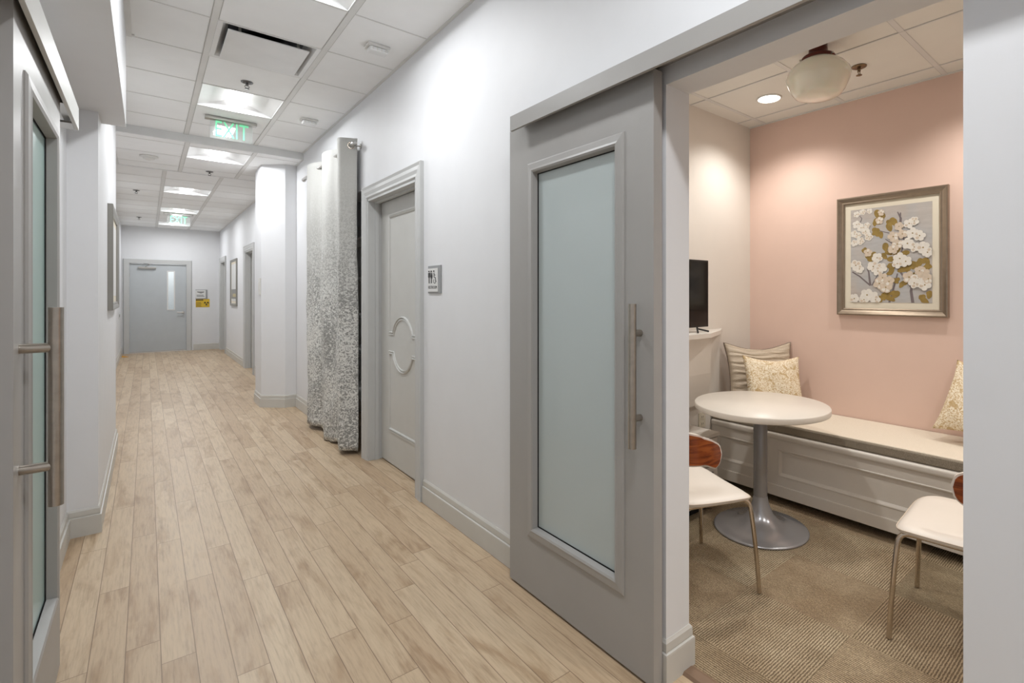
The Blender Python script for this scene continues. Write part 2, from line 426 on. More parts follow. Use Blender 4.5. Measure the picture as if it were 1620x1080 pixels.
# baseboards
def bprof(h=0.155, t=0.016):
    return [(0, 0), (t, 0), (t, h*0.66), (t*0.95, h*0.70), (t*0.5, h*0.715), (t*0.62, h*0.76), (t*0.55, h*0.93), (t*0.15, h), (0, h)]
def baseboard(name, pts, h=0.155, t=0.016):
    # polyline in plan; the board stands to the left of the walking direction; mitred
    P = [Vector((p[0], p[1], 0)) for p in pts]; pr = bprof(h, t)
    def fr(i):
        def nrm(a, b): d = (b-a).normalized(); return Vector((-d.y, d.x, 0))
        if i == 0: s = nrm(P[0], P[1])
        elif i == len(P)-1: s = nrm(P[-2], P[-1])
        else:
            a = nrm(P[i-1], P[i]); b = nrm(P[i], P[i+1]); s = (a+b); s = s/(s.dot(a))
        return P[i], s, Vector((0, 0, 1))
    q = M(); q.sweep(P, pr, frame=fr)
    for i in (0, len(P)-1):
        o, s, u = fr(i); q.add([o+s*a+u*b for a, b in pr], [tuple(range(len(pr)))])
    return struct(name, q, BASEB)
baseboard('baseboard_right_nook_jamb', [(XRB+0.0, OY1+0.3), (XRB, OY1), (XR, OY1), (XR, 3.30)][::1], )
baseboard('baseboard_right_mid', [(XR, 6.36), (XR, 7.16), (1.29, 7.165), (1.07, 7.38), (1.07, 7.83), ])
baseboard('baseboard_right_far', [(XR, 7.83), (XR, 10.39)])
baseboard('baseboard_right_end', [(XR, 11.58), (XR, 14.55)])
baseboard('baseboard_right_near', [(XR, YB), (XR, OY0), (XRB, OY0)])
baseboard('baseboard_end', [(XR, YE), (0.88, YE)])
baseboard('baseboard_left', [(-0.445, YE), (-0.445, 6.40), (-0.215, 6.40), (-0.215, 4.14), (-0.345, 4.14), (-0.345, YB)][::1])
baseboard('baseboard_nook', [(XRB, KY1), (3.2, KY1)][::-1])

# ---------------------------------------------------------------- door casings
def casing(name, y0, y1, ztop, wdt=0.105, x=XR, jd=0.12):
    # casing round an opening in the right wall; y0<y1 inner edges
    q = M(); prof = [(0, 0), (0, 0.014), (0.012, 0.022), (0.03, 0.02), (0.055, 0.026), (0.08, 0.024), (wdt-0.006, 0.03), (wdt, 0.026), (wdt, 0)]
    path = [Vector((x, y0, 0)), Vector((x, y0, ztop)), Vector((x, y1, ztop)), Vector((x, y1, 0))]
    sides = [Vector((0, -1, 0)), Vector((0, -1, 1)), Vector((0, 1, 1)), Vector((0, 1, 0))]
    q.sweep(path, prof, frame=lambda i: (path[i], sides[i], Vector((-1, 0, 0))))
    # jamb lining with stop
    for ya, yb in ((y0-0.001, y0+0.018), (y1-0.018, y1+0.001)):
        q.box(x-0.012, ya, 0, XRB, yb, ztop)
    q.box(x-0.012, y0, ztop-0.018, XRB, y1, ztop+0.001)
    q.box(x+0.045, y1-0.03, 0, x+0.075, y1-0.017, ztop-0.017); q.box(x+0.045, y0+0.017, 0, x+0.075, y0+0.03, ztop-0.017); q.box(x+0.045, y0+0.03, ztop-0.03, x+0.075, y1-0.03, ztop-0.017)
    return struct(name, q, TRIM)
casing('trim_4', 3.41, 4.43, 2.195)
casing('trim_5', 10.51, 11.46, 2.195)
casing('trim_6', 14.67, 15.69, 2.195)
q = M()
prof = [(0, 0), (0, 0.03), (0.09, 0.036), (0.1, 0.02), (0.1, 0)]
path = [Vector((-0.31, YE, 0)), Vector((-0.31, YE, 2.13)), Vector((0.745, YE, 2.13)), Vector((0.745, YE, 0))]
sd = [Vector((-1, 0, 0)), Vector((-1, 0, 1)), Vector((1, 0, 1)), Vector((1, 0, 0))]
q.sweep(path, prof, frame=lambda i: (path[i], sd[i], Vector((0, -1, 0))))
q.box(-0.33, YE-0.02, 0, -0.308, YE+0.12, 2.135); q.box(0.743, YE-0.02, 0, 0.755, YE+0.12, 2.135); q.box(-0.31, YE-0.02, 2.128, 0.745, YE+0.12, 2.14)
struct('trim_7', q, TRIM)
q = M(); q.box(0.3, YE+0.35, 0.4, 0.7, YE+0.37, 2.2); q_end_glow = q

# ---------------------------------------------------------------- restroom door
d1 = sempty('door_1', (1.53, 3.93, 0), 'pale grey panelled door with round medallion moulding, beside the restroom sign', 'door')
q = M(); q.box(1.51, 3.432, 0.012, 1.55, 4.41, 2.172, bev=0.002); obj('door_leaf', q, DOORL, d1)
def moulding(pts, x=1.51, closed=True, hw=0.016):
    P = [Vector((x, p[0], p[1])) for p in pts]; n = len(P)
    def fr(i):
        a = (P[i]-P[i-1]).normalized(); b = (P[(i+1) % n]-P[i]).normalized()
        na = Vector((0, -a.z, a.y)); nb = Vector((0, -b.z, b.y)); s = na+nb; s = s/max(0.4, s.dot(na))
        return P[i], s, Vector((-1, 0, 0))
    pr = [(-hw, 0.0), (-hw*0.75, 0.009), (-hw*0.4, 0.012), (-hw*0.1, 0.001), (hw*0.3, 0.007), (hw*0.8, 0.008), (hw, 0)]
    q = M(); q.sweep(P, pr, closed=True, frame=fr); return q
cy, cz, R = 3.93, 1.0, 0.21
def ang(a, b, n=24): return [(cy+R*math.cos(a+(b-a)*i/n), cz+R*math.sin(a+(b-a)*i/n)) for i in range(n+1)]
zt, zb = 1.08, 0.92
at = math.asin((zt-cz)/R)
up = [(4.215, 2.04), (4.215, zt)]+ang(at, PI-at)+[(3.645, zt), (3.645, 2.04)]
lo = [(4.215, 0.29), (3.645, 0.29), (3.645, zb)]+[(cy-R*math.cos(at), zb)]+[(cy+R*math.cos(t), cz+R*math.sin(t)) for t in [PI+at+(PI-2*at)*i/24 for i in range(1, 25)]]+[(4.215, zb)]
obj('upper_panel_moulding', moulding(up), DOORL, d1); obj('lower_panel_moulding', moulding(lo), DOORL, d1)
q = M(); q.tube([(1.51, 3.50, 0.97), (1.47, 3.50, 0.97)], 0.012); q.tube([(1.47, 3.50, 0.97), (1.468, 3.58, 0.97)], 0.009); q.tube([(1.511, 3.5, .97), (1.503, 3.5, .97)], 0.026, 20); obj('door_handle', q, NICKEL, d1)

# far side doors
for nm, y0, y1, lb, kn in (('door_3', 10.53, 11.44, 'recessed side door nearest beyond the white pillar', 10.62), ('door_4', 14.69, 15.67, 'recessed side door in the far corner by the corridor end', 14.78)):
    d = sempty(nm, (1.53, (y0+y1)/2, 0), lb, 'door')
    q = M(); q.box(1.50, y0, 0.01, 1.54, y1, 2.17, bev=0.002); obj('door_leaf', q, DOORL, d)
    q = M(); q.tube([(1.50, kn, 1.0), (1.44, kn, 1.0)], 0.011); q.lathe([(0.0, 0.97), (0.02, 0.975), (0.028, 1.0), (0.02, 1.025), (0, 1.03)], (1.44, kn), 16); obj('door_knob', q, NICKEL, d)
    for z in (0.35, 1.1, 1.85): obj('hinge', M().tube([(1.497, y0+0.004, z-0.045), (1.497, y0+0.004, z+0.045)], 0.006), NICKEL, d)

# end door
d2 = sempty('door_2', (0.22, YE+0.03, 0), 'grey fire door with a narrow glass lite at the corridor end', 'door')
q = M(); y = YE+0.02
q.box(-0.305, y, 0.03, 0.385, y+0.045, 2.12); q.box(0.51, y, 0.03, 0.74, y+0.045, 2.12); q.box(0.385, y, 0.03, 0.51, y+0.045, 1.02); q.box(0.385, y, 1.95, 0.51, y+0.045, 2.12)
obj('door_leaf', q, ENDG, d2)
q = M()
for a in ((0.372, 1.005, 0.398, 1.965), (0.5, 1.005, 0.526, 1.965), (0.398, 1.005, 0.5, 1.03), (0.398, 1.94, 0.5, 1.965)): q.box(a[0], y-0.008, a[1], a[2], y, a[3])
obj('lite_frame', q, SIGNW, d2)
q = M(); q.box(0.398, y+0.02, 1.03, 0.5, y+0.026, 1.94); obj('glass_lite', q, ACRYL, d2)
q = M(); q.box(-0.15, y-0.05, 2.005, 0.17, y-0.002, 2.05, bev=0.004); q.tube([(-0.03, y-0.03, 2.05), (0.06, y-0.2, 2.10)], 0.008); q.tube([(0.06, y-0.2, 2.10), (-0.05, y-0.04, 2.13)], 0.008); obj('door_closer', q, NICKEL, d2)
q = M(); q.tube([(0.68, y, 0.95), (0.68, y-0.06, 0.95)], 0.014); q.tube([(0.68, y-0.055, 0.95), (0.56, y-0.055, 0.955)], 0.011); q.tube([(0.68, y, .95), (.68, y-.008, .95)], 0.032, 20); obj('lever_handle', q, NICKEL, d2)
q = M(); q.box(-0.305, y-0.006, 0.012, 0.74, y, 0.035); obj('door_sweep', q, NICKEL, d2)
for z in (0.3, 1.05, 1.85): obj('hinge', M().tube([(-0.308, y-0.006, z-0.05), (-0.308, y-0.006, z+0.05)], 0.008), NICKEL, d2)
# lit room seen through the lite
m = M(); m.box(-0.3, YE+1.5, 0, 1.1, YE+1.55, 2.6); m.box(-0.3, YE+.12, -.05, 1.1, YE+1.5, 0); m.box(-0.3, YE+.12, 2.6, 1.1, YE+1.5, 2.65); struct('wall_beyond_end', m, WALL)
area('lamp_beyond', (0.4, YE+0.8, 2.55), 0.8, 0.8, 25, COOL)
tag(obj('door_wedge', M().prism([(-0.41, 0.001), (-0.30, 0.001), (-0.41, 0.03)], 'y', 15.2, 15.26), ORANGE), 'small orange floor wedge lying left of the end door', 'door stop')

# ---------------------------------------------------------------- sliding doors
def sliding_door(name, xf, xb, y0, y1, z0, z1, gy0, gy1, gz0, gz1, label, glass, hy, hz, standx, side):
    # xf = corridor face, xb = wall face, side=+1 right wall (corridor is -x), -1 left wall
    d = sempty(name, ((xf+xb)/2, (y0+y1)/2, z0), label, 'sliding door')
    o = -side   # outward
    q = M()
    q.box(xf, y0, z0, xb, gy0, z1); q.box(xf, gy1, z0, xb, y1, z1); q.box(xf, gy0, z0, xb, gy1, gz0); q.box(xf, gy0, gz1, xb, gy1, z1)
    obj('door_leaf', q, DOORG, d)
    # bead moulding round the pane
    tw = 0.042
    P = [Vector((xf, gy0, gz0)), Vector((xf, gy0, gz1)), Vector((xf, gy1, gz1)), Vector((xf, gy1, gz0))]
    sgn = [(-1, -1), (-1, 1), (1, 1), (1, -1)]
    pr = [(tw, 0), (tw, 0.003), (tw*0.82, 0.008), (tw*0.3, 0.010), (0.004, 0.012), (-0.004, 0.008), (-0.008, -0.018)]
    q = M(); q.sweep(P, pr, closed=True, frame=lambda i: (P[i], Vector((0, sgn[i][0], sgn[i][1])), Vector((o, 0, 0)))); obj('glazing_bead', q, DOORG, d)
    q = M(); xm = xf-o*0.022; q.box(xm, gy0, gz0, xm-o*0.006, gy1, gz1); obj('glass_pane', q, glass, d)
    q = M(); xg = xf-o*0.0205
    for a in ((gy0, gz0, gy0+0.012, gz1), (gy1-0.012, gz0, gy1, gz1), (gy0, gz0, gy1, gz0+0.012), (gy0, gz1-0.012, gy1, gz1)): q.box(xg, a[0], a[1], xg-o*0.0012, a[2], a[3])
    obj('glazing_gasket', q, BLACK, d)
    h = obj('pull_handle', M().tube([(standx, hy, hz[0]), (standx, hy, hz[1])], 0.015, 20), STEEL, d)
    for z in (hz[0]+0.105, hz[1]-0.105):
        hh = M().tube([(xf, hy, z), (standx, hy, z)], 0.0125, 16); obj('standoff', hh, STEEL, h)
    return d
sliding_door('door_5', 1.345, 1.39, 1.19, 2.125, 0.012, 2.195, 1.375, 1.925, 0.315, 1.965,
             'grey sliding door with frosted glass pane slid open on the right wall', GLASSR, 1.254, (0.85, 1.365), 1.303, 1)
sliding_door('door_6', -0.245, -0.29, 1.85, 2.73, 0.012, 2.188, 2.03, 2.57, 0.33, 1.95,
             'grey sliding door with green frosted glass at the left edge of the photo', GLASSL, 1.925, (0.845, 1.365), -0.180, -1)
# track covers
t = thing('track_cover', (1.30, 1.0, 2.16), 'long grey track cover above the right sliding door and nook opening', 'track cover')
q = M(); q.box(1.285, -0.9, 2.163, 1.298, 2.03, 2.232, bev=0.001); q.box(1.298, -0.9, 2.222, XR, 2.03, 2.232); obj('cover_board', q, DOORG, t)
q = M(); q.box(1.355, -0.9, 2.205, 1.38, 2.02, 2.222); obj('rail', q, STEEL, t)
t = thing('track_cover', (-0.24, 1.7, 2.1), 'pale grey track cover above the left sliding door under the bulkhead', 'track cover')
q = M(); q.box(-0.232, 0.2, 2.103, -0.220, 3.08, 2.199, bev=0.001); q.box(-0.345, 0.2, 2.191, -0.232, 3.08, 2.199); obj('cover_board', q, DOORL, t)
q = M(); q.box(-0.300, 2.74, 2.12, -0.275, 3.06, 2.190); q.box(-0.258, 2.74, 2.12, -0.2325, 3.06, 2.190); q.box(-0.340, 2.97, 2.103, -0.2325, 3.08, 2.111); obj('rail', q, NICKEL, t)
q = M(); q.box(-0.275, 2.74, 2.150, -0.258, 3.0, 2.190); obj('rail_slot', q, BLACK, t)

# ---------------------------------------------------------------- ceiling fixtures
def troffer(x0, x1, y0, y1, z, label, group='lay-in light panels along the corridor'):
    t = thing('ceiling_light', ((x0+x1)/2, (y0+y1)/2, z), label, 'ceiling light', group)
    d = 0.07; xm = (x0+x1)/2; a = 0.018
    q = M()
    q.add([(x0, y0, z), (x0, y1, z), (xm-.09, y1-.05, z+d), (xm-.09, y0+.05, z+d)], [(0, 1, 2, 3)])
    q.add([(x1, y0, z), (x1, y1, z), (xm+.09, y1-.05, z+d), (xm+.09, y0+.05, z+d)], [(0, 1, 2, 3)])
    q.add([(x0, y0, z), (x1, y0, z), (xm+.09, y0+.05, z+d), (xm-.09, y0+.05, z+d)], [(0, 1, 2, 3)])
    q.add([(x0, y1, z), (x1, y1, z), (xm+.09, y1-.05, z+d), (xm-.09, y1-.05, z+d)], [(0, 1, 2, 3)])
    q.box(x0, y0, z+d+.006, x1, y1, z+d+.012)
    obj('reflector', q, WHITE, t)
    q = M(); q.prism([(xm-.085, z+d-.002), (xm+.085, z+d-.002), (xm+.06, z+d-.03), (xm-.06, z+d-.03)], 'y', y0+.055, y1-.055); obj('diffuser', q, LAMP, t)
    q = M()
    for b in ((x0+.0175, y0+.006, x0+.025, y1-.006), (x1-.025, y0+.006, x1-.0175, y1-.006), (x0+.0175, y0+.006, x1-.0175, y0+.014), (x0+.0175, y1-.014, x1-.0175, y1-.006)): q.box(b[0], b[1], z-.0028, b[2], b[3], z+.001)
    obj('frame', q, TEE, t)
    area('troffer_lamp', (xm, (y0+y1)/2, z+d-.034), 0.16, (y1-y0)-.12, TROFFER_W, COOL, t)
    return t
for k, lb in zip(Ltr, ('lit ceiling light panel just before the near exit sign', 'ceiling light panel cut off by the top of the photo', 'ceiling light panel directly overhead', 'ceiling light panel behind the camera')):
    troffer(xs1[2], xs1[3], ys1[k], ys1[k+1], ZC, lb)
troffer(xs2[2], xs2[3], ys2[1], ys2[2], ZC2, 'lit ceiling light panel just beyond the near exit sign')
for k, lb in zip(L3, ('lit ceiling light panel midway, between the far sprinklers', 'lit ceiling light panel directly before the far exit sign', 'last ceiling light panel, behind the far exit sign')):
    troffer(xs3[1], xs3[2], ys3[k], ys3[k+1], ZC2, lb)

# air diffuser
x0, x1, y0, y1, z = xs1[2], xs1[3], ys1[dif], ys1[dif+1], ZC
t = thing('air_diffuser', ((x0+x1)/2, (y0+y1)/2, z-.02), 'square white air diffuser with a drop panel and dark gap', 'air vent')
q = M()
a = [(x0+.018, y0+.006), (x1-.018, y0+.006), (x1-.018, y1-.006), (x0+.018, y1-.006)]
i1 = [(x0+.045, y0+.012), (x1-.045, y0+.012), (x1-.045, y1-.03), (x0+.045, y1-.03)]
i2 = [(x0+.09, y0+.012), (x1-.09, y0+.012), (x1-.09, y1-.09), (x0+.09, y1-.09)]
vs = [(*p, z-.003) for p in a]+[(*p, z-.003) for p in i1]+[(*p, z+.07) for p in i2]
q.add(vs, [(i, (i+1) % 4, 4+(i+1) % 4, 4+i) for i in range(4)]+[(4+i, 4+(i+1) % 4, 8+(i+1) % 4, 8+i) for i in range(4)]+[(8, 9, 10, 11)], mi=0)
for f in q.b.faces:
    if max(v.co.z for v in f.verts) > z+.06 and min(v.co.z for v in f.verts) > z+.06: f.material_index = 1
obj('frame', q, [WHITE, plain('duct_shade_grey', srgb(70, 70, 72), .6)], t)  # back of the recess coloured dark to stand for its shade
q = M(); q.box(x0+.075, y0+.075, z-.012, x1-.075, y1-.045, z-.004, bev=.002); obj('face_panel', q, WHITE, t)
q = M(); q.lathe([(0.0, z+.064), (.15, z+.064), (.15, z+.068), (0, z+.068)], ((x0+x1)/2, (y0+y1)/2)); obj('duct_dark_disc', q, BLACK, t)  # solid black disc painted in for the unlit duct mouth
for sx in (x0+.14, x1-.14):
    for sy in (y0+.1, y1-.1): obj('clip', M().box(sx-.008, sy-.002, z-.006, sx+.008, sy+.002, z+.066), NICKEL, t)

# strobes
for i, (x, y, lb) in enumerate(((1.18, 3.53, 'small white ribbed strobe box on the ceiling, near one above the sliding door'), (1.18, 5.44, 'small white ribbed strobe box on the ceiling, far one before the curtain'))):
    t = thing('ceiling_strobe', (x, y, ZC-.045), lb, 'strobe light', 'white strobe boxes on the ceiling')
    q = M(); q.box(x-.072, y-.05, ZC-.022, x+.072, y+.05, ZC-.0005, bev=.006); obj('base', q, WHITEP, t)
    q = M(); q.box(x-.06, y-.045, ZC-.05, x+.06, y+.03, ZC-.022, bev=.008); obj('lens', q, WHITE, t)
    for k in range(4): obj('rib', M().box(x-.045+k*.028, y-.048, ZC-.046, x-.038+k*.028, y-.044, ZC-.026), WHITEP, t)
# sprinklers
DARKST = plain('dark_steel', srgb(120, 120, 120), .35, .9)
def sprinkler(x, y, z, lb, mat=DARKST):
    t = thing('sprinkler_head', (x, y, z-.06), lb, 'sprinkler', 'ceiling sprinkler heads')
    q = M(); q.lathe([(0, z-.001), (.042, z-.001), (.040, z-.006), (.022, z-.012), (.014, z-.010), (0, z-.010)], (x, y), 28); obj('escutcheon', q, mat, t)
    q = M(); q.tube([(x, y, z-.008), (x, y, z-.03)], .009)
    for s in (-1, 1): q.tube([(x+s*.008, y, z-.025), (x+s*.016, y, z-.038), (x+s*.003, y, z-.052)], .0025, 8)
    obj('body', q, mat, t)
    q = M(); q.lathe([(0, z-.052), (.016, z-.052), (.017, z-.054), (0, z-.056)], (x, y), 20); obj('deflector', q, mat, t)
sprinkler(0.60, 4.80, ZC, 'sprinkler head below the nearest lit corridor light panel')
sprinkler(0.62, 8.23, ZC2, 'sprinkler head right behind the second lit corridor light panel')
sprinkler(-0.12, 10.44, ZC2, 'sprinkler head at far left of the corridor ceiling, nearer one')
sprinkler(-0.12, 14.05, ZC2, 'sprinkler head at far left of the corridor ceiling, farther one')
sprinkler(3.185, 1.205, ZK, 'sprinkler head beside the globe lamp in the nook', plain('aged_brass', srgb(130, 112, 90), 0.25, 1.0))
t = thing('smoke_detector', (0.02, 7.77, ZC2-.04), 'round white smoke detector on the corridor ceiling', 'smoke detector')
q = M(); q.lathe([(0, ZC2-.0005), (.085, ZC2-.0005), (.085, ZC2-.012), (.06, ZC2-.02), (0, ZC2-.02)], (0.02, 7.77)); obj('base', q, WHITEP, t)
q = M(); q.lathe([(.055, ZC2-.018), (.055, ZC2-.035), (.03, ZC2-.044), (0, ZC2-.044)], (0.02, 7.77)); obj('sensor_cap', q, WHITEP, t)

# exit signs
def exit_sign(x0, x1, y, z, cx0, cx1, zb, lb):
    t = thing('exit_sign', ((x0+x1)/2, y, zb), lb, 'exit sign', 'green exit signs on the corridor ceiling')
    q = M(); q.box(cx0, y-.035, z-.028, cx1, y+.035, z-.0005, bev=.003); obj('canopy', q, NICKEL, t)
    q = M(); q.box(x0, y-.003, zb, x1, y+.003, z-.028); obj('acrylic_panel', q, ACRYL, t)
    q = M(); q.text('EXIT', 0.215, Matrix.Translation(((x0+x1)/2, y-.004, (zb+z-.028)/2)) @ Matrix.Rotation(PI/2, 4, 'X'), sx=0.62, depth=.001)
    obj('lettering', q, GREEN, t)
    q = M(); q.tube([(x1-.001, y, zb), (x1-.001, y, z-.03)], .002, 6); obj('edge', q, WHITE, t)
exit_sign(.45, .785, 5.93, ZC-.004, .41, .82, 2.875, 'near green exit sign hanging below the first lit light panel')
exit_sign(.30, .66, 12.95, ZC2, .245, .71, 2.76, 'far green exit sign near the corridor end')

# ---------------------------------------------------------------- curtain
t = thing('curtain_rod', (1.34, 5.5, 2.69), 'thin silver curtain rod over the closet opening', 'curtain rod')
q = M(); q.tube([(1.335, 4.62, 2.69), (1.325, 6.40, 2.69)], .012, 16); obj('rod', q, NICKEL, t)
for y in (4.60, 6.42):
    q = M(); q.tube([(1.34, y-.03, 2.69), (1.34, y-.015, 2.69), (1.34, y+.015, 2.69), (1.34, y+.03, 2.69)], [.012, .022, .022, .012], 16); obj('finial', q, NICKEL, t)
for y in (4.64, 6.36):
    q = M(); q.tube([(1.34, y, 2.69), (XR, y, 2.69)], .006, 10); q.tube([(XR-.006, y, 2.69), (XR, y, 2.69)], .025, 16); obj('bracket', q, NICKEL, t)
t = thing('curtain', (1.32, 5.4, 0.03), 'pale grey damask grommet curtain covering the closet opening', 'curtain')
per = 0.60
cpts = [(1.385, 4.645), (1.36, 4.66), (1.30, 4.685), (1.262, 4.705), (1.252, 4.725)]
for k in range(1, 121):
    yy = 4.725+(6.24-4.725)*k/120
    ph = (yy-4.725)/per*2*PI
    tri = math.cos(ph)
    am = 0.066 if ph < PI/2 else 0.040
    cpts.append((1.318-am*(tri*0.8+0.2*math.copysign(abs(tri)**.5, tri)), yy+0.02*math.sin(ph)))
L = [0]
for i in range(1, len(cpts)): L.append(L[-1]+math.dist(cpts[i], cpts[i-1]))
ZT = 2.755
def cfun(u, v):
    i = min(int(u*(len(cpts)-1)+1e-6), len(cpts)-1); x, y = cpts[i]
    z = 0.03+v*(ZT-0.03)
    k = (1-v)
    x += 0.012*k*math.sin(L[i]*9+z*2.2)+0.007*math.sin(z*1.3+L[i]*22+1.5*math.sin(L[i]*7))*min(1, k*4)+.006*math.sin(L[i]*38+2*math.sin(z*2.1))*min(1, k*3)+.003*math.sin(z*17+L[i]*9)*min(1, k*2)
    y += 0.02*k*math.sin(z*1.7+L[i]*5)
    x = min(x, 1.397)
    sag = 0.012*abs(math.sin((y-4.7)/per*2*PI)) if v > .98 else 0
    z += 0.02*math.sin(L[i]*6)*k*k + sag*0
    return (x, y, max(z, .012))
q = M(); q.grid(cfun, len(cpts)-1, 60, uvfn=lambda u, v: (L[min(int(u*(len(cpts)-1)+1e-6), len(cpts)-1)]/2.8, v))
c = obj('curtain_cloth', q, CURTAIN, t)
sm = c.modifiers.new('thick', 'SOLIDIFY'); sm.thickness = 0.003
for y in (4.667, 5.175, 5.475, 5.775, 6.075):
    q = M(); ctr = Vector((1.318 if y > 4.7 else 1.34, y, 2.69)); nrm = Vector((-1.0, -.55, 0) if abs((y-5.175) % .6) < .1 else (-1.0, .45, 0)).normalized() if y > 4.7 else Vector((-.35, -1, 0)).normalized()
    s1 = Vector((-nrm.y, nrm.x, 0)); R2 = .026
    q.tube([ctr+(s1*math.cos(2*PI*k/24)+Vector((0, 0, 1))*math.sin(2*PI*k/24))*R2 for k in range(24)], .0055, 8, closed=True)
    obj('grommet', q, CHROME, t)
# closet contents seen in the slit
t = thing('closet_shelving', (1.85, 5.5, 0), 'white shelving unit inside the closet behind the curtain', 'shelving')
for z in (0.35, 0.78, 1.16, 1.55, 1.95):
    q = M(); q.box(1.60, 4.62, z, 2.14, 6.33, z+.02); obj('shelf', q, WHITEP, t)
for y in (4.605, 6.33):
    q = M(); q.box(1.60, y, 0, 2.14, y+.015, 2.2); obj('side_panel', q, WHITEP, t)
def bin_(name, x0, y0, z0, x1, y1, z1, mat, lb, cat):
    q = M(); w_ = .006
    q.box(x0, y0, z0, x1, y1, z0+w_); q.box(x0, y0, z0, x0+w_, y1, z1); q.box(x1-w_, y0, z0, x1, y1, z1); q.box(x0, y0, z0, x1, y0+w_, z1); q.box(x0, y1-w_, z0, x1, y1, z1)
    q.box(x0-.006, y0-.004, z1-.02, x0+.002, y1+.004, z1); tag(obj(name, q, mat), lb, cat)
bin_('storage_bin', 1.62, 4.66, 1.571, 2.0, 5.1, 1.76, BLACK, 'black storage bin on the upper closet shelf behind the curtain', 'storage bin')
bin_('storage_bin', 1.62, 4.66, 1.181, 2.0, 5.15, 1.50, RED, 'red storage bin in the slit between curtain and door frame', 'storage bin')
bin_('storage_bin', 1.62, 4.66, .801, 2.0, 5.1, 1.05, WHITEP, 'white storage bin on the closet shelf below the red one', 'storage bin')
bin_('storage_bin', 1.62, 4.66, .371, 2.0, 5.1, .66, BLACK, 'black storage bin on the lowest closet shelf', 'storage bin')
bin_('storage_bin', 1.62, 4.66, .002, 2.0, 5.1, .28, plain('cardboard', srgb(150, 110, 70), .8), 'brown cardboard box on the closet floor', 'box')

# ---------------------------------------------------------------- signs and wall pictures
RX = Matrix.Translation((0, 0, 0))
def on_right(x, y, z): # text facing -x
    return Matrix.Translation((x, y, z)) @ Matrix.Rotation(-PI/2, 4, 'Z') @ Matrix.Rotation(PI/2, 4, 'X')
t = thing('restroom_sign', (XR-.006, 3.125, 1.40), 'square grey and white restroom sign beside the panelled door', 'sign')
q = M(); q.box(XR-.008, 3.03, 1.405, XR, 3.22, 1.585, bev=.001); obj('back_plate', q, SIGNG, t)
q = M(); q.box(XR-.012, 3.065, 1.415, XR-.008, 3.215, 1.567, bev=.0005); obj('face_plate', q, SIGNW, t)
q = M(); xf = XR-.0125
def fig(yc, skirt=False):
    # yc along -y direction = right
    q.lathe([(0, 1.543), (.0055, 1.545), (.0055, 1.551), (0, 1.553)], (xf, yc), 12)
    if skirt: q.prism([(yc-.004, 1.54), (yc+.004, 1.54), (yc+.013, 1.502), (yc-.013, 1.502)], 'x', xf-.0004, xf+.0005)
    else: q.box(xf-.0004, yc-.009, 1.505, xf+.0005, yc+.009, 1.54)
    q.box(xf-.0004, yc-.006, 1.470, xf+.0005, yc-.001, 1.506); q.box(xf-.0004, yc+.001, 1.470, xf+.0005, yc+.006, 1.506)
    q.box(xf-.0004, yc-.0145, 1.510, xf+.0005, yc-.011, 1.538); q.box(xf-.0004, yc+.011, 1.510, xf+.0005, yc+.0145, 1.538)
fig(3.193); fig(3.155, True)
q.box(xf-.0004, 3.172, 1.47, xf+.0005, 3.1745, 1.552)
q.tube([(xf, 3.108+.016*math.cos(a), 1.485+.016*math.sin(a)) for a in [PI*(-1.15)+PI*1.35*k/16 for k in range(17)]], .002, 6)
q.tube([(xf, 3.118, 1.538), (xf, 3.116, 1.508), (xf, 3.098, 1.507), (xf, 3.092, 1.482), (xf, 3.084, 1.482)], .0028, 6); q.tube([(xf, 3.117, 1.525), (xf, 3.098, 1.522)], .002, 6)
q.lathe([(0, 1.543), (.0055, 1.545), (.0055, 1.551), (0, 1.553)], (xf, 3.119), 12)
q.text('RESTROOM', .027, on_right(xf, 3.14, 1.443), sx=.93, depth=.0004)
obj('lettering', q, INK, t)
def on_front(x, y, z): return Matrix.Translation((x, y, z)) @ Matrix.Rotation(PI/2, 4, 'X')
t = thing('wall_plaque', (1.05, YE, 1.28), 'small white notice plaque with grey edge above the yellow sign', 'sign')
q = M(); q.box(.92, YE-.012, 1.28, 1.16, YE, 1.51); obj('back_plate', q, SIGNG, t)
q = M(); q.box(.92, YE-.016, 1.295, 1.125, YE-.012, 1.497); obj('face_plate', q, SIGNW, t)
q = M(); q.prism([(.945, 1.465), (1.10, 1.465), (1.09, 1.44), (1.03, 1.415), (.96, 1.44)], 'y', YE-.0168, YE-.016)
for k in range(2): q.box(.945, YE-.0168, 1.335+k*.028, 1.10-.02*k, YE-.016, 1.352+k*.028)
obj('printing', q, INKG, t)
t = thing('caution_sign', (1.06, YE, 1.05), 'yellow radiation caution sign on the end wall', 'sign')
q = M(); q.box(.925, YE-.004, 1.07, 1.205, YE, 1.275); obj('plate', q, YELLOW, t)
q = M(); yf = YE-.0045; q.box(.93, yf, 1.235, 1.075, YE-.004, 1.268); 
for k in range(4): q.box(.935, yf, 1.09+k*.03, 1.04-.012*(k % 2), YE-.004, 1.10+k*.03)
cx_, cz_ = 1.14, 1.165
for a in (0, 1, 2):
    b = PI/2+PI/3+a*2*PI/3; pts = [(cx_+.014*math.cos(b+s), cz_+.014*math.sin(b+s)) for s in (-.5, 0, .5)]+[(cx_+.05*math.cos(b+s), cz_+.05*math.sin(b+s)) for s in (.5, .25, 0, -.25, -.5)]
    q.prism(pts, 'y', yf, YE-.004)
q.prism([(cx_+.009*math.cos(2*PI*k/12), cz_+.009*math.sin(2*PI*k/12)) for k in range(12)], 'y', yf, YE-.004)
obj('radiation_symbol', q, INK, t)
q = M(); q.text('CAUTION', .03, on_front(1.003, YE-.005, 1.251), sx=.9, depth=.0003); obj('lettering', q, YELLOW, t)
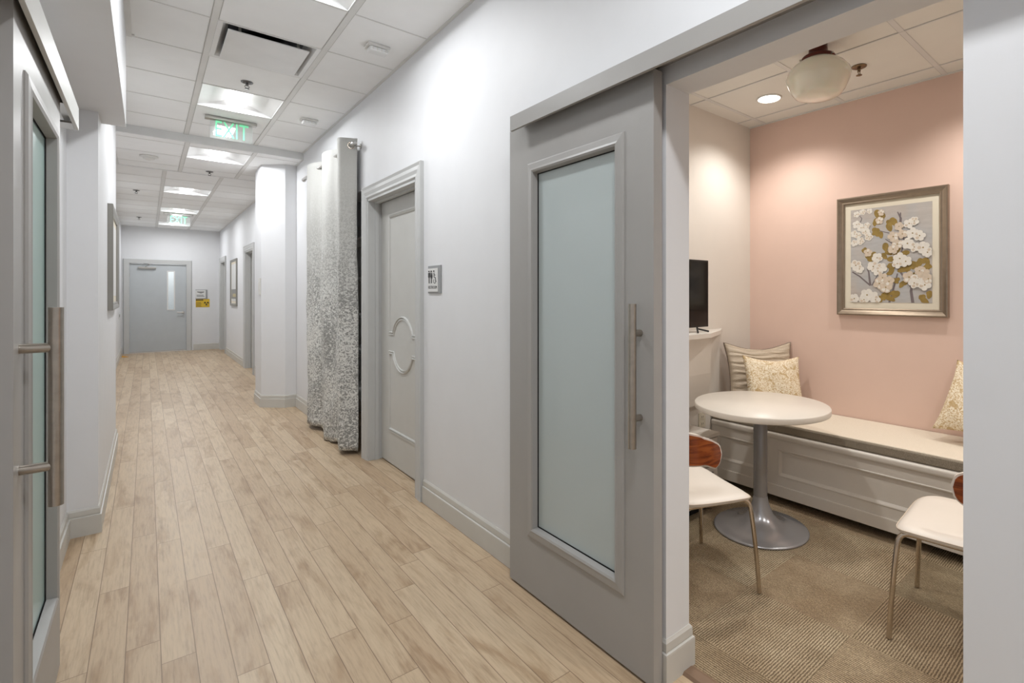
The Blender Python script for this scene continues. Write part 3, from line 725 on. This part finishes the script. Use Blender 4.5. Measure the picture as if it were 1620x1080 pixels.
# switch plates
t = thing('switch_plate', (1.07, 7.45, 1.39), 'tall white switch plate on the pillar side face', 'wall plate')
q = M(); q.box(1.056, 7.40, 1.39, 1.069, 7.52, 1.60, bev=.002); obj('plate', q, WHITEP, t)
q = M(); q.box(1.050, 7.43, 1.45, 1.056, 7.49, 1.54, bev=.002); obj('rocker', q, WHITEP, t)
t = thing('switch_plate', (-.44, 14.6, .88), 'small switch plate low on the far left corridor wall', 'wall plate')
q = M(); q.box(-.444, 14.5, .88, -.436, 14.7, 1.0, bev=.002); obj('plate', q, SIGNW, t)
q = M(); q.box(-.436, 14.53, .91, -.43, 14.57, .97); obj('rocker', q, INKG, t)
obj('rocker', M().box(-.436, 14.63, .91, -.43, 14.67, .97), INKG, t)

def picture(name, origin_x, y0, y1, z0, z1, face, fw, depth, label, mat, matw, art, cat='picture'):
    # face=-1 faces -x (on a right-hand wall), +1 faces +x ; origin_x wall face
    t = thing(name, (origin_x, (y0+y1)/2, z0), label, cat)
    P = [Vector((origin_x, y0+fw, z0+fw)), Vector((origin_x, y0+fw, z1-fw)), Vector((origin_x, y1-fw, z1-fw)), Vector((origin_x, y1-fw, z0+fw))]
    sg = [(-1, -1), (-1, 1), (1, 1), (1, -1)]
    pr = [(0, depth*.3), (0, depth*.6), (fw*.15, depth*.72), (fw*.3, depth*.68), (fw*.5, depth*.85), (fw*.8, depth), (fw*.95, depth*.97), (fw, depth*.85), (fw, 0)]
    q = M(); q.sweep(P, pr, closed=True, frame=lambda i: (P[i], Vector((0, sg[i][0], sg[i][1])), Vector((face, 0, 0)))); obj('frame', q, mat, t)
    q = M(); q.box(origin_x+face*.002, y0+fw*.5, z0+fw*.5, origin_x+face*depth*.35, y1-fw*.5, z1-fw*.5); obj('mat_board', q, PAPER, t)
    xa = origin_x+face*depth*.35
    art(t, xa, y0+fw+matw, y1-fw-matw, z0+fw+matw, z1-fw-matw, face)
    return t
ARTBG = N('canvas_wash'); _c = ARTBG.coord(); _x, _y, _z = ARTBG.sep(_c)
_s = ARTBG.noise(ARTBG.comb(_x, ARTBG.math('MULTIPLY', _y, .2), _z), 40, 4, .6); _l = ARTBG.noise(_c, 5, 2)
ARTBG.set(ARTBG.mix(.5, ARTBG.ramp(_s, (.3, srgb(168, 162, 160)), (.7, srgb(190, 186, 184))), ARTBG.ramp(_l, (.35, srgb(170, 176, 180)), (.65, srgb(184, 172, 160)))), .6); ARTBG = ARTBG.m
PETAL = plain('petal_white', srgb(222, 218, 210), .6, var=.05, scale=60); PETC = plain('petal_cream', srgb(205, 190, 172), .6, var=.08, scale=60)
LEAFM = plain('leaf_olive', srgb(142, 118, 58), .6, var=.2, scale=30); BRANCH = plain('branch_grey', srgb(112, 102, 104), .6); CENT = plain('flower_centre', srgb(150, 130, 80), .6)
def blossoms(t, xa, y0, y1, z0, z1, face):
    q = M(); q.box(xa, y0, z0, xa+face*.001, y1, z1); bg = obj('canvas', q, ARTBG, t)
    rnd = random.Random(11); W = y1-y0; Hh = z1-z0
    def pos(u, v): return (y1-u*W, z0+v*Hh)     # u: left->right as seen facing -x side from the corridor
    br = M(); lay = [xa+face*.0012]
    def flat(mm, pts, mi=0):
        lay[0] += face*.00001
        cl = [(min(max(p[0], y0+.001), y1-.001), min(max(p[1], z0+.001), z1-.001)) for p in pts]
        mm.add([(lay[0], p[0], p[1]) for p in cl], [tuple(range(len(cl)))], mi)
    def stroke(pts, w0, w1):
        P = [Vector(pos(*p)) for p in pts]; n = len(P); Lf = []; Rt = []
        for i, p in enumerate(P):
            d = (P[min(i+1, n-1)]-P[max(i-1, 0)]).normalized(); nn = Vector((-d.y, d.x))*(w0+(w1-w0)*i/(n-1))
            Lf.append(p+nn); Rt.append(p-nn)
        for i in range(n-1): flat(br, [Lf[i], Lf[i+1], Rt[i+1], Rt[i]])
    stroke([(.78, 0), (.76, .12), (.77, .17)], .009, .007); stroke([(.77, .15), (.68, .26), (.58, .38), (.64, .5), (.68, .62), (.63, .8), (.635, .92)], .007, .004)
    stroke([(.5, .0), (.55, .14), (.6, .3)], .007, .004); stroke([(.02, .33), (.12, .28), (.26, .18)], .004, .005); stroke([(.26, .18), (.24, .32), (.22, .36)], .007, .003); stroke([(.28, .18), (.36, .3)], .004, .002)
    stroke([(.45, .66), (.55, .6), (.66, .58)], .002, .003); stroke([(.63, .8), (.64, .86), (.6, .93)], .009, .003); stroke([(.13, .86), (.15, .9), (.12, .93)], .003, .002); stroke([(.3, .78), (.42, .74), (.5, .72)], .002, .003)
    lf = M()
    def leaf(u, v, r, a, mi=0):
        cy_, cz__ = pos(u, v); pts = []
        for k in range(14):
            b = 2*PI*k/14; ex = r*math.cos(b); ey = r*.62*math.sin(b)*(1+.25*math.cos(b)); ex2 = ex*math.cos(a)-ey*math.sin(a); ey2 = ex*math.sin(a)+ey*math.cos(a); pts.append((cy_+ex2, cz__+ey2))
        flat(lf, pts, mi)
    for (u, v) in [(.35, .93), (.42, .9), (.38, .86), (.33, .84), (.5, .82), (.55, .83), (.48, .78), (.35, .75), (.38, .72), (.2, .55), (.27, .5), (.25, .46), (.46, .58), (.48, .5), (.5, .44), (.45, .47), (.52, .36), (.55, .4), (.5, .32), (.6, .52), (.7, .5), (.66, .33), (.72, .35), (.78, .38), (.6, .22), (.66, .2), (.86, .4), (.92, .42), (.95, .35), (.88, .06), (.95, .1), (.92, .02), (.45, .08), (.52, .05), (.4, .04), (.56, .1), (.8, .27)]:
        for k in range(2): leaf(min(max(u+rnd.uniform(-.025, .025), .03), .97), min(max(v+rnd.uniform(-.02, .02), .02), .98), rnd.uniform(.018, .03), rnd.uniform(0, PI))
    fl = M()
    def flower(u, v, r, mi):
        cy_, cz__ = pos(u, v); a0 = rnd.uniform(0, 6)
        for k in range(5):
            a = a0+k*2*PI/5+rnd.uniform(-.15, .15); c0 = (cy_+r*.55*math.cos(a), cz__+r*.55*math.sin(a)); pts = []
            for j in range(12):
                b = 2*PI*j/12; ex = r*.55*math.cos(b); ey = r*.48*math.sin(b)*(1+.2*math.cos(b)); pts.append((c0[0]+ex*math.cos(a)-ey*math.sin(a), c0[1]+ex*math.sin(a)+ey*math.cos(a)))
            flat(fl, pts, mi)
            pt2 = [(c0[0]+(p[0]-c0[0])*.6, c0[1]+(p[1]-c0[1])*.6) for p in pts]; flat(fl, pt2, 1-mi if rnd.random() < .35 else mi)
        flat(fl, [(cy_+r*.14*math.cos(2*PI*j/8), cz__+r*.14*math.sin(2*PI*j/8)) for j in range(8)], 2)
    F = [(.08, .95, .02), (.16, .97, .02), (.25, .97, .018), (.08, .84, .026), (.14, .8, .026), (.05, .74, .024), (.2, .76, .026), (.24, .7, .026), (.13, .66, .026), (.05, .64, .022), (.1, .72, .022), (.22, .82, .02), (.4, .94, .02, 1), (.38, .86, .024, 1),
         (.23, .53, .026, 1), (.07, .4, .036), (.12, .36, .028), (.35, .47, .032), (.3, .38, .036), (.4, .36, .034), (.36, .33, .03), (.22, .08, .04), (.3, .06, .035), (.18, .03, .03), (.05, .04, .032), (.33, .03, .03),
         (.62, .78, .026, 1), (.74, .8, .03), (.8, .82, .026), (.55, .68, .032, 1), (.66, .7, .028, 1), (.78, .7, .034), (.86, .67, .032), (.6, .6, .03, 1), (.55, .55, .03, 1), (.72, .6, .034), (.8, .56, .03), (.9, .55, .036), (.95, .5, .03), (.63, .45, .038), (.7, .42, .034), (.6, .4, .03),
         (.38, .2, .036, 1), (.46, .16, .036, 1), (.5, .22, .032, 1), (.42, .26, .03, 1), (.74, .26, .036, 1), (.84, .24, .036), (.9, .3, .034, 1), (.8, .2, .032), (.92, .18, .034), (.96, .24, .03, 1), (.86, .32, .028, 1)]
    for f in F: flower(f[0], f[1], f[2], f[3] if len(f) > 3 else 0)
    obj('painted_branches', br, BRANCH, bg); obj('painted_leaves', lf, LEAFM, bg); obj('painted_blossoms', fl, [PETAL, PETC, CENT], bg)
picture('framed_picture', KX, .879, 1.54, 1.255, 2.069, -1, .048, .035, 'framed painting of white blossoms on the pink nook wall', FRAMEG, .04, blossoms)
def pale_print(t, xa, y0, y1, z0, z1, face):
    q = M(); q.box(xa, y0, z0, xa+face*.002, y1, z1); q.box(xa, y0+.02, z0+.05, xa+face*.003, y1-.02, z0+.32*(z1-z0), mi=1); q.box(xa, y0+.06, z0+.09, xa+face*.004, y1-.3*(y1-y0), z0+.2*(z1-z0), mi=2); obj('print', q, [SIGNW, INKG, plain('print_ochre', srgb(190, 178, 140), .7)], t)
picture('framed_picture', XR, 12.60, 13.58, 1.15, 2.14, -1, .05, .03, 'tall grey framed print between the far side doors', FRAMEW, .05, pale_print)
def blank(t, xa, y0, y1, z0, z1, face):
    q = M(); q.box(xa, y0, z0, xa+face*.002, y1, z1); obj('print', q, SIGNW, t)
picture('framed_picture', -.215, 5.06, 6.15, 1.28, 2.06, 1, .055, .032, 'grey framed picture seen edge-on on the left wall', FRAMEW, .05, blank)

# ---------------------------------------------------------------- nook furniture
# bench
t = thing('bench_seat', (3.43, .4, 0), 'long white panelled bench built along the pink wall', 'bench')
BY0, BY1 = -1.55, KY1-.004
q = M(); q.box(3.185, BY0, .055, 3.70, BY1, .44); q.box(3.30, BY0, 0.004, 3.70, BY1, .055, mi=1); obj('bench_body', q, [CAB, DARK], t)  # set-back plinth coloured near-black for the shadow under the bench
q = M(); q.box(3.155, BY0, .430, 3.70, BY1, .478, bev=.018, seg=4); obj('bench_top', q, CAB, t)
q = M(); q.box(3.162, BY0, .055, 3.185, BY1, .128, bev=.003); obj('base_rail', q, CAB, t)
pw = [BY0, -0.55, .62, 1.76, BY1]
q = M(); q.box(3.172, BY0, .128, 3.186, BY1, .19); q.box(3.172, BY0, .37, 3.186, BY1, .432)
for yy in pw: q.box(3.172, max(BY0, yy-.05), .19, 3.186, min(BY1, yy+.05), .37)
for a, b in zip(pw[:-1], pw[1:]):
    a += .05; b -= .05
    P = [Vector((3.186, a, .19)), Vector((3.186, a, .37)), Vector((3.186, b, .37)), Vector((3.186, b, .19))]; sg = [(1, 1), (1, -1), (-1, -1), (-1, 1)]
    q.sweep(P, [(0, .014), (.004, .018), (.01, .016), (.02, .004), (.022, 0)], closed=True, frame=lambda i: (P[i], Vector((0, sg[i][0], sg[i][1])), Vector((-1, 0, 0))))
obj('front_panelling', q, CAB, t)
t = thing('seat_cushion', (3.43, .4, .48), 'long cream bench cushion with grey tweed sides', 'cushion')
q = M(); q.box(3.165, BY0+.01, .480, KX-.005, BY1-.005, .535, bev=.008); obj('cushion_side', q, TWEED, t)
q = M(); q.box(3.170, BY0+.015, .531, KX-.006, BY1-.01, .541, bev=.004); obj('cushion_top', q, CUSHTOP, t)

# pillows
def pillow(name, w_, h_, th, mat, label, loc, rot, pinch=.12, pleats=0, pipe=None, group=None):
    t = bpy.data.objects.new(name, None); COL.objects.link(t); t.location = loc; t.rotation_euler = rot; tag(t, label, 'pillow', group)
    q = M(); nu, nv = 40, (90 if pleats else 40)
    def sh(u, v, s):
        a = 2*u-1; b = 2*v-1
        x = a*w_/2*(1-pinch*(1-b*b)*abs(a)**2*0-.0); x = a*w_/2*(1-pinch*(1-b*b)*abs(a)**3); z = b*h_/2*(1-pinch*1.9*(1-a*a)**1.3*abs(b)**2)
        f = max(0, (1-a**2))**.42*max(0, (1-b**2))**.42
        y = s*th/2*f
        if pleats: y += s*.005*f*(math.sin(b*pleats*PI+1.6*math.sin(a*2.2+b*2))+.5*math.sin(b*pleats*1.7*PI+a*5)); z += .006*math.sin(a*7+b*9)*f
        y += s*.006*f*math.sin(a*5+b*3)
        return (x, y, z)
    q.grid(lambda u, v: sh(u, v, 1), nu, nv); q.grid(lambda u, v: sh(u, v, -1), nu, nv)
    bmesh.ops.remove_doubles(q.b, verts=q.b.verts[:], dist=.0004)
    obj('pillow_cover', q, mat, t, local=True)
    if pipe:
        pts = [sh(u, 0, 1) for u in [k/20 for k in range(20)]]+[sh(1, v, 1) for v in [k/20 for k in range(20)]]+[sh(1-k/20, 1, 1) for k in range(20)]+[sh(0, 1-k/20, 1) for k in range(20)]
        obj('piping', M().tube(pts, .004, 6, closed=True), pipe, t, local=True)
    return t
# facing direction: local -y faces the viewer; z up
pillow('throw_pillow', .52, .50, .15, PLEAT, 'taupe pleated pillow in the bench corner behind the gold one', (3.45, 2.00, .79), (math.radians(-14), 0, math.radians(-38)), pleats=11, pipe=plain('dark_piping', srgb(120, 104, 92), .6))
pillow('throw_pillow', .42, .42, .13, FLORAL, 'gold floral pillow leaning on the taupe pleated pillow', (3.355, 1.84, .755), (math.radians(-20), math.radians(2), math.radians(-38)), pinch=.1)
pillow('throw_pillow', .44, .44, .14, FLORAL, 'gold floral pillow at the right end of the bench, half hidden', (3.54, .66, .778), (math.radians(-24), math.radians(8), math.radians(-100)), pinch=.1)

# table
t = thing('round_table', (2.762, 1.60, 0), 'round white pedestal table with silver trumpet base', 'table')
q = M(); q.lathe([(0, .712), (.372, .712), (.382, .716), (.384, .72), (.384, .744), (.381, .749), (0, .7495)], (2.762, 1.60), 72); obj('tabletop', q, plain('white_laminate', srgb(226, 219, 209), .35, var=.01), t)
q = M(); q.lathe([(.040, .13), (.040, .70), (.075, .705), (.075, .712)], (2.762, 1.60), 32); obj('column', q, SILVER, t)
q = M(); pr = [(.262, .004), (.270, .008), (.270, .014), (.262, .019), (.20, .028), (.14, .044), (.10, .068), (.072, .1), (.056, .135), (.045, .17), (.041, .20)]
q.lathe(pr, (2.762, 1.60), 72); obj('pedestal_base', q, SILVER, t)

# chairs
def chair(loc, rz, label, group):
    # local: forward +x, left +y, floor z=0
    t = thing('dining_chair', loc, label, 'chair', group, rz=rz)
    q = M(); nu = nv = 28
    def top(u, v, s):
        a = 2*u-1; b = 2*v-1
        # superellipse-like square with rounded corners
        p = 5; k = (abs(a)**p+abs(b)**p)**(1/p) if (a or b) else 0; mx = max(abs(a), abs(b)); sc = (mx/k) if k else 1
        a2, b2 = a*sc, b*sc
        x = a2*.215; y_ = b2*.256*(1-.06*(1-a)/2)
        r = max(abs(a), abs(b)); edge = max(0, (r-.86)/.14)
        z = (.470 if s > 0 else .432)+(-.012 if s > 0 else .012)*edge**2
        z += -.012*(1-b2*b2)*(1 if s > 0 else 1)+.012*(-a2)*max(0, -a2)-.016*max(0, a2-.55)**2*4
        return (x, y_, z)
    q.grid(lambda u, v: top(u, v, 1), nu, nv); q.grid(lambda u, v: top(u, v, -1), nu, nv)
    bd = [(k/nu, 0) for k in range(nu)]+[(1, k/nv) for k in range(nv)]+[(1-k/nu, 1) for k in range(nu)]+[(0, 1-k/nv) for k in range(nv)]
    A = [top(u, v, 1) for u, v in bd]; B = [top(u, v, -1) for u, v in bd]; Mid = [((a[0]*1.012), a[1]*1.012, (a[2]+b[2])/2) for a, b in zip(A, B)]; n = len(A)
    q.add(A+Mid+B, [(i, (i+1) % n, n+(i+1) % n, n+i) for i in range(n)]+[(n+i, n+(i+1) % n, 2*n+(i+1) % n, 2*n+i) for i in range(n)], 0, True)
    bmesh.ops.remove_doubles(q.b, verts=q.b.verts[:], dist=.0003)
    st = obj('seat', q, LEATHER, t, local=True)
    obj('seam', M().tube([(m_[0]*1.002, m_[1]*1.002, m_[2]+.004) for m_ in Mid], .0022, 6, closed=True), PIPING, st, local=True)
    for s in (-1, 1):
        y_ = s*.205
        for front in (1, 0):
            if front: pts = [(.222, s*.250, 0.004), (.213, s*.238, .20), (.200, s*.218, .38), (.193, s*.212, .408), (.178, s*.207, .424), (.150, y_, .430), (0, y_, .430)]
            else: pts = [(-.235, s*.240, 0.004), (-.215, s*.228, .20), (-.196, s*.214, .38), (-.186, s*.209, .41), (-.165, s*.206, .425), (-.14, y_, .430), (0, y_, .430)]
            # smooth
            for _ in range(2):
                pp = [pts[0]]
                for a, b in zip(pts[:-1], pts[1:]):
                    pp += [tuple(a[i]*.75+b[i]*.25 for i in range(3)), tuple(a[i]*.25+b[i]*.75 for i in range(3))]
                pts = pp+[pts[-1]]
            obj('leg', M().tube(pts, .0105, 14), CHROME, t, local=True)
    q = M(); q.tube([(-.12, -.205, .430), (-.12, .205, .430)], .009, 10); q.tube([(.12, -.205, .430), (.12, .205, .430)], .009, 10); obj('seat_frame', q, CHROME, t, local=True)
    # wrapping backrest
    def path(u):   # u in 0..1 from right wing tip to left wing tip
        a = u*2-1; sft = .055
        if abs(a) < .52:
            th = a/.52*(PI/2); return Vector((-.10-.165*math.cos(th), .262*math.sin(th), 0)), Vector((-math.cos(th)*1.3, math.sin(th), 0)).normalized()
        k = (abs(a)-.52)/.48; sg_ = 1 if a > 0 else -1
        return Vector((-.10+.108*k, sg_*(.262-.012*k*k), 0)), Vector((0, sg_, 0))
    def prof(u):
        a = abs(2*u-1); hh = .056+.022*(1-min(1, a/.6)**2); zc = .674+.045*(1-min(1, a/.85)**2)
        if a > .8: hh *= math.sqrt(max(0, 1-((a-.8)/.2)**2))*.999+.001
        return zc, hh
    def shell(r_in, r_out, grow, mats, nm, par):
        q = M(); nu, nv = 64, 12
        def f(u, v, off):
            p, nn = path(u); zc, hh = prof(u); b = 2*v-1
            ext = grow
            tip = Vector((0, 0, 0))
            if grow:
                a = 2*u-1
                if abs(a) > .9: tip = Vector((grow*(abs(a)-.9)/.1, 0, 0))
            z = zc+b*(hh+grow)
            lean = -.10*(z-.64)*(1-min(1, abs(2*u-1)))
            return p+nn*off+tip+Vector((lean, 0, z))
        q.grid(lambda u, v: f(u, v, r_in), nu, nv); q.grid(lambda u, v: f(u, v, r_out), nu, nv)
        bd = [(k/nu, 0) for k in range(nu)]+[(1, k/nv) for k in range(nv)]+[(1-k/nu, 1) for k in range(nu)]+[(0, 1-k/nv) for k in range(nv)]
        A = [f(u, v, r_in) for u, v in bd]; B = [f(u, v, r_out) for u, v in bd]; n = len(A)
        q.add(A+B, [(i, (i+1) % n, n+(i+1) % n, n+i) for i in range(n)], 0, True)
        return obj(nm, q, mats, par, local=True)
    bk = shell(0.0, .010, 0, WALNUT, 'backrest', t)
    shell(-.016, .003, .0075, PIPING if 0 else LEATHER, 'backrest_lining', bk)
    for s in (-1, 1):
        obj('back_support', M().tube([(-.16, s*.15, .432), (-.20, s*.15, .52), (-.235, s*.15, .60), (-.245, s*.15, .72)], .008, 10), CHROME, t, local=True)
    return t
def chair_from_front(nearfoot, farfoot, label, g=None):
    pass
fx = Vector((.93, -.37, 0)).normalized()
cl = Vector((2.246, 1.485, 0))-fx*.222
chair((cl.x, cl.y, .004), math.atan2(fx.y, fx.x), 'white leather chair with walnut back left of the table, near the door jamb', 'white chairs round the pedestal table')
fx = Vector((-.085, .996, 0)).normalized(); cl = Vector((2.516, .765, 0))-fx*.222
chair((cl.x, cl.y, .004), math.atan2(fx.y, fx.x), 'white leather chair at the right edge of the nook opening', 'white chairs round the pedestal table')

# cabinet, shelf, tv, outlet
t = thing('side_cabinet', (2.2, 2.08, 0), 'low white cabinet behind the left chair', 'cabinet')
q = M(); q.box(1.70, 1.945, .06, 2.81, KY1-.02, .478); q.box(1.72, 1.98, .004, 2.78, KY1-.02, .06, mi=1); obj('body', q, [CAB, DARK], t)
q = M(); q.box(1.69, 1.925, .478, 2.822, KY1-.018, .50, bev=.002); obj('top', q, CAB, t)
for a, b in ((1.71, 2.25), (2.26, 2.80)):
    q = M(); q.box(a, 1.927, .30, b, 1.945, .47, bev=.002); dr = obj('drawer', q, CAB, t)
    q = M(); q.box(b-.12, 1.915, .425, b-.06, 1.928, .445, bev=.003); obj('drawer_pull', q, plain('dark_bronze', srgb(80, 62, 46), .4, .6), dr)
    q = M(); q.box(a, 1.927, .07, b, 1.945, .29, bev=.002); dr = obj('drawer', q, CAB, t)
    q = M(); q.box(b-.12, 1.915, .24, b-.06, 1.928, .26, bev=.003); obj('drawer_pull', q, BLACK, dr)
t = thing('wall_shelf', (2.68, 2.15, 1.09), 'white wall shelf carrying the small television', 'shelf')
q = M(); q.prism([(2.05, KY1-.002), (2.05, 1.98), (2.80, 1.98), (3.12, 2.12), (3.31, KY1-.002)], 'z', 1.112, 1.140); obj('shelf_board', q, CAB, t)
q = M(); q.prism([(KY1-.002, 1.112), (2.14, 1.112), (2.14, .84), (2.17, .62), (KY1-.002, .60)], 'x', 2.45, 3.03); obj('shelf_bracket', q, CAB, t)
t = thing('television', (2.54, 2.10, 1.14), 'small black flat television on the white wall shelf', 'television')
q = M(); q.box(2.16, 2.09, 1.175, 2.93, 2.115, 1.632, bev=.004); q.box(2.30, 2.115, 1.22, 2.78, 2.14, 1.5, bev=.006); obj('housing', q, BLACK, t)
q = M(); q.box(2.172, 2.0885, 1.190, 2.918, 2.0905, 1.620); obj('screen', q, plain('tv_screen', srgb(16, 13, 13), .12), t)
for x in (2.27, 2.815):
    q = M(); q.tube([(x-.07, 2.04, 1.146), (x, 2.10, 1.165), (x, 2.10, 1.18)], .006, 8); q.tube([(x+.07, 2.15, 1.146), (x, 2.10, 1.165)], .006, 8); q.tube([(x+.075, 2.06, 1.146), (x, 2.10, 1.165)], .006, 8); obj('stand_foot', q, BLACK, t)
t = thing('wall_outlet', (3.055, KY1, .43), 'beige power outlet low on the nook wall beside the bench', 'outlet')
q = M(); q.box(3.015, KY1-.007, .425, 3.095, KY1, .535, bev=.002); obj('plate', q, PAPER, t)
q = M()
for z in (.455, .505):
    q.box(3.037, KY1-.009, z-.016, 3.073, KY1-.007, z+.016, bev=.0008)
    q.box(3.045, KY1-.0098, z-.006, 3.048, KY1-.009, z+.008, mi=1); q.box(3.062, KY1-.0098, z-.006, 3.065, KY1-.009, z+.008, mi=1)
obj('sockets', q, [PAPER, INK], t)

# globe lamp
t = thing('globe_lamp', (2.75, 1.25, 2.478), 'schoolhouse ceiling lamp with opal globe and oxblood fitter', 'ceiling lamp')
q = M(); q.lathe([(0, ZK-.0005), (.046, ZK-.0005), (.048, ZK-.03), (.050, ZK-.055), (.082, ZK-.064), (.087, ZK-.072), (.086, ZK-.084), (0, ZK-.084)], (2.75, 1.25), 40); obj('fitter', q, REDBROWN, t)
for a in (0.2, 2.3, 4.4): obj('thumb_screw', M().tube([(2.75+.085*math.cos(a), 1.25+.085*math.sin(a), ZK-.077), (2.75+.097*math.cos(a), 1.25+.097*math.sin(a), ZK-.077)], .005, 8), NICKEL, t)
q = M(); q.lathe([(.080, 2.668), (.096, 2.660), (.13, 2.636), (.156, 2.604), (.163, 2.58), (.158, 2.556), (.135, 2.505), (.118, 2.482), (.105, 2.474), (.06, 2.466), (0, 2.464)], (2.75, 1.25), 12 if 0 else 48); obj('glass_globe', q, OPAL, t)

# downlights in the nook
for i, (x, y, lb) in enumerate(((3.237, 1.81, 'round recessed downlight over the bench corner'), (3.237, .62, 'recessed downlight over the bench, hidden by the opening'), (3.237, -.6, 'recessed downlight over the bench end out of view'), (2.03, 1.81, 'recessed downlight over the cabinet, hidden by the wall'), (2.03, -.4, 'recessed downlight over the near side of the nook'))):
    t = thing('recessed_downlight', (x, y, ZK-.01), lb, 'ceiling light', 'round downlights in the nook ceiling')
    q = M(); seg_ = 36
    q.tube([(x+.078*math.cos(2*PI*k/seg_), y+.078*math.sin(2*PI*k/seg_), ZK-.003) for k in range(seg_)], .006, 8, closed=True); obj('trim_ring', q, WHITEP, t)
    q = M(); q.lathe([(0, ZK-.002), (.074, ZK-.002), (.074, ZK-.005), (0, ZK-.007)], (x, y), 36); obj('lens', q, LAMPK, t)
    spot('downlight_lamp', (x, y, ZK-.03), DOWN_W if i < 3 else NOOK_W, WARM, math.radians(135), t, blend=.8, rad=.05)
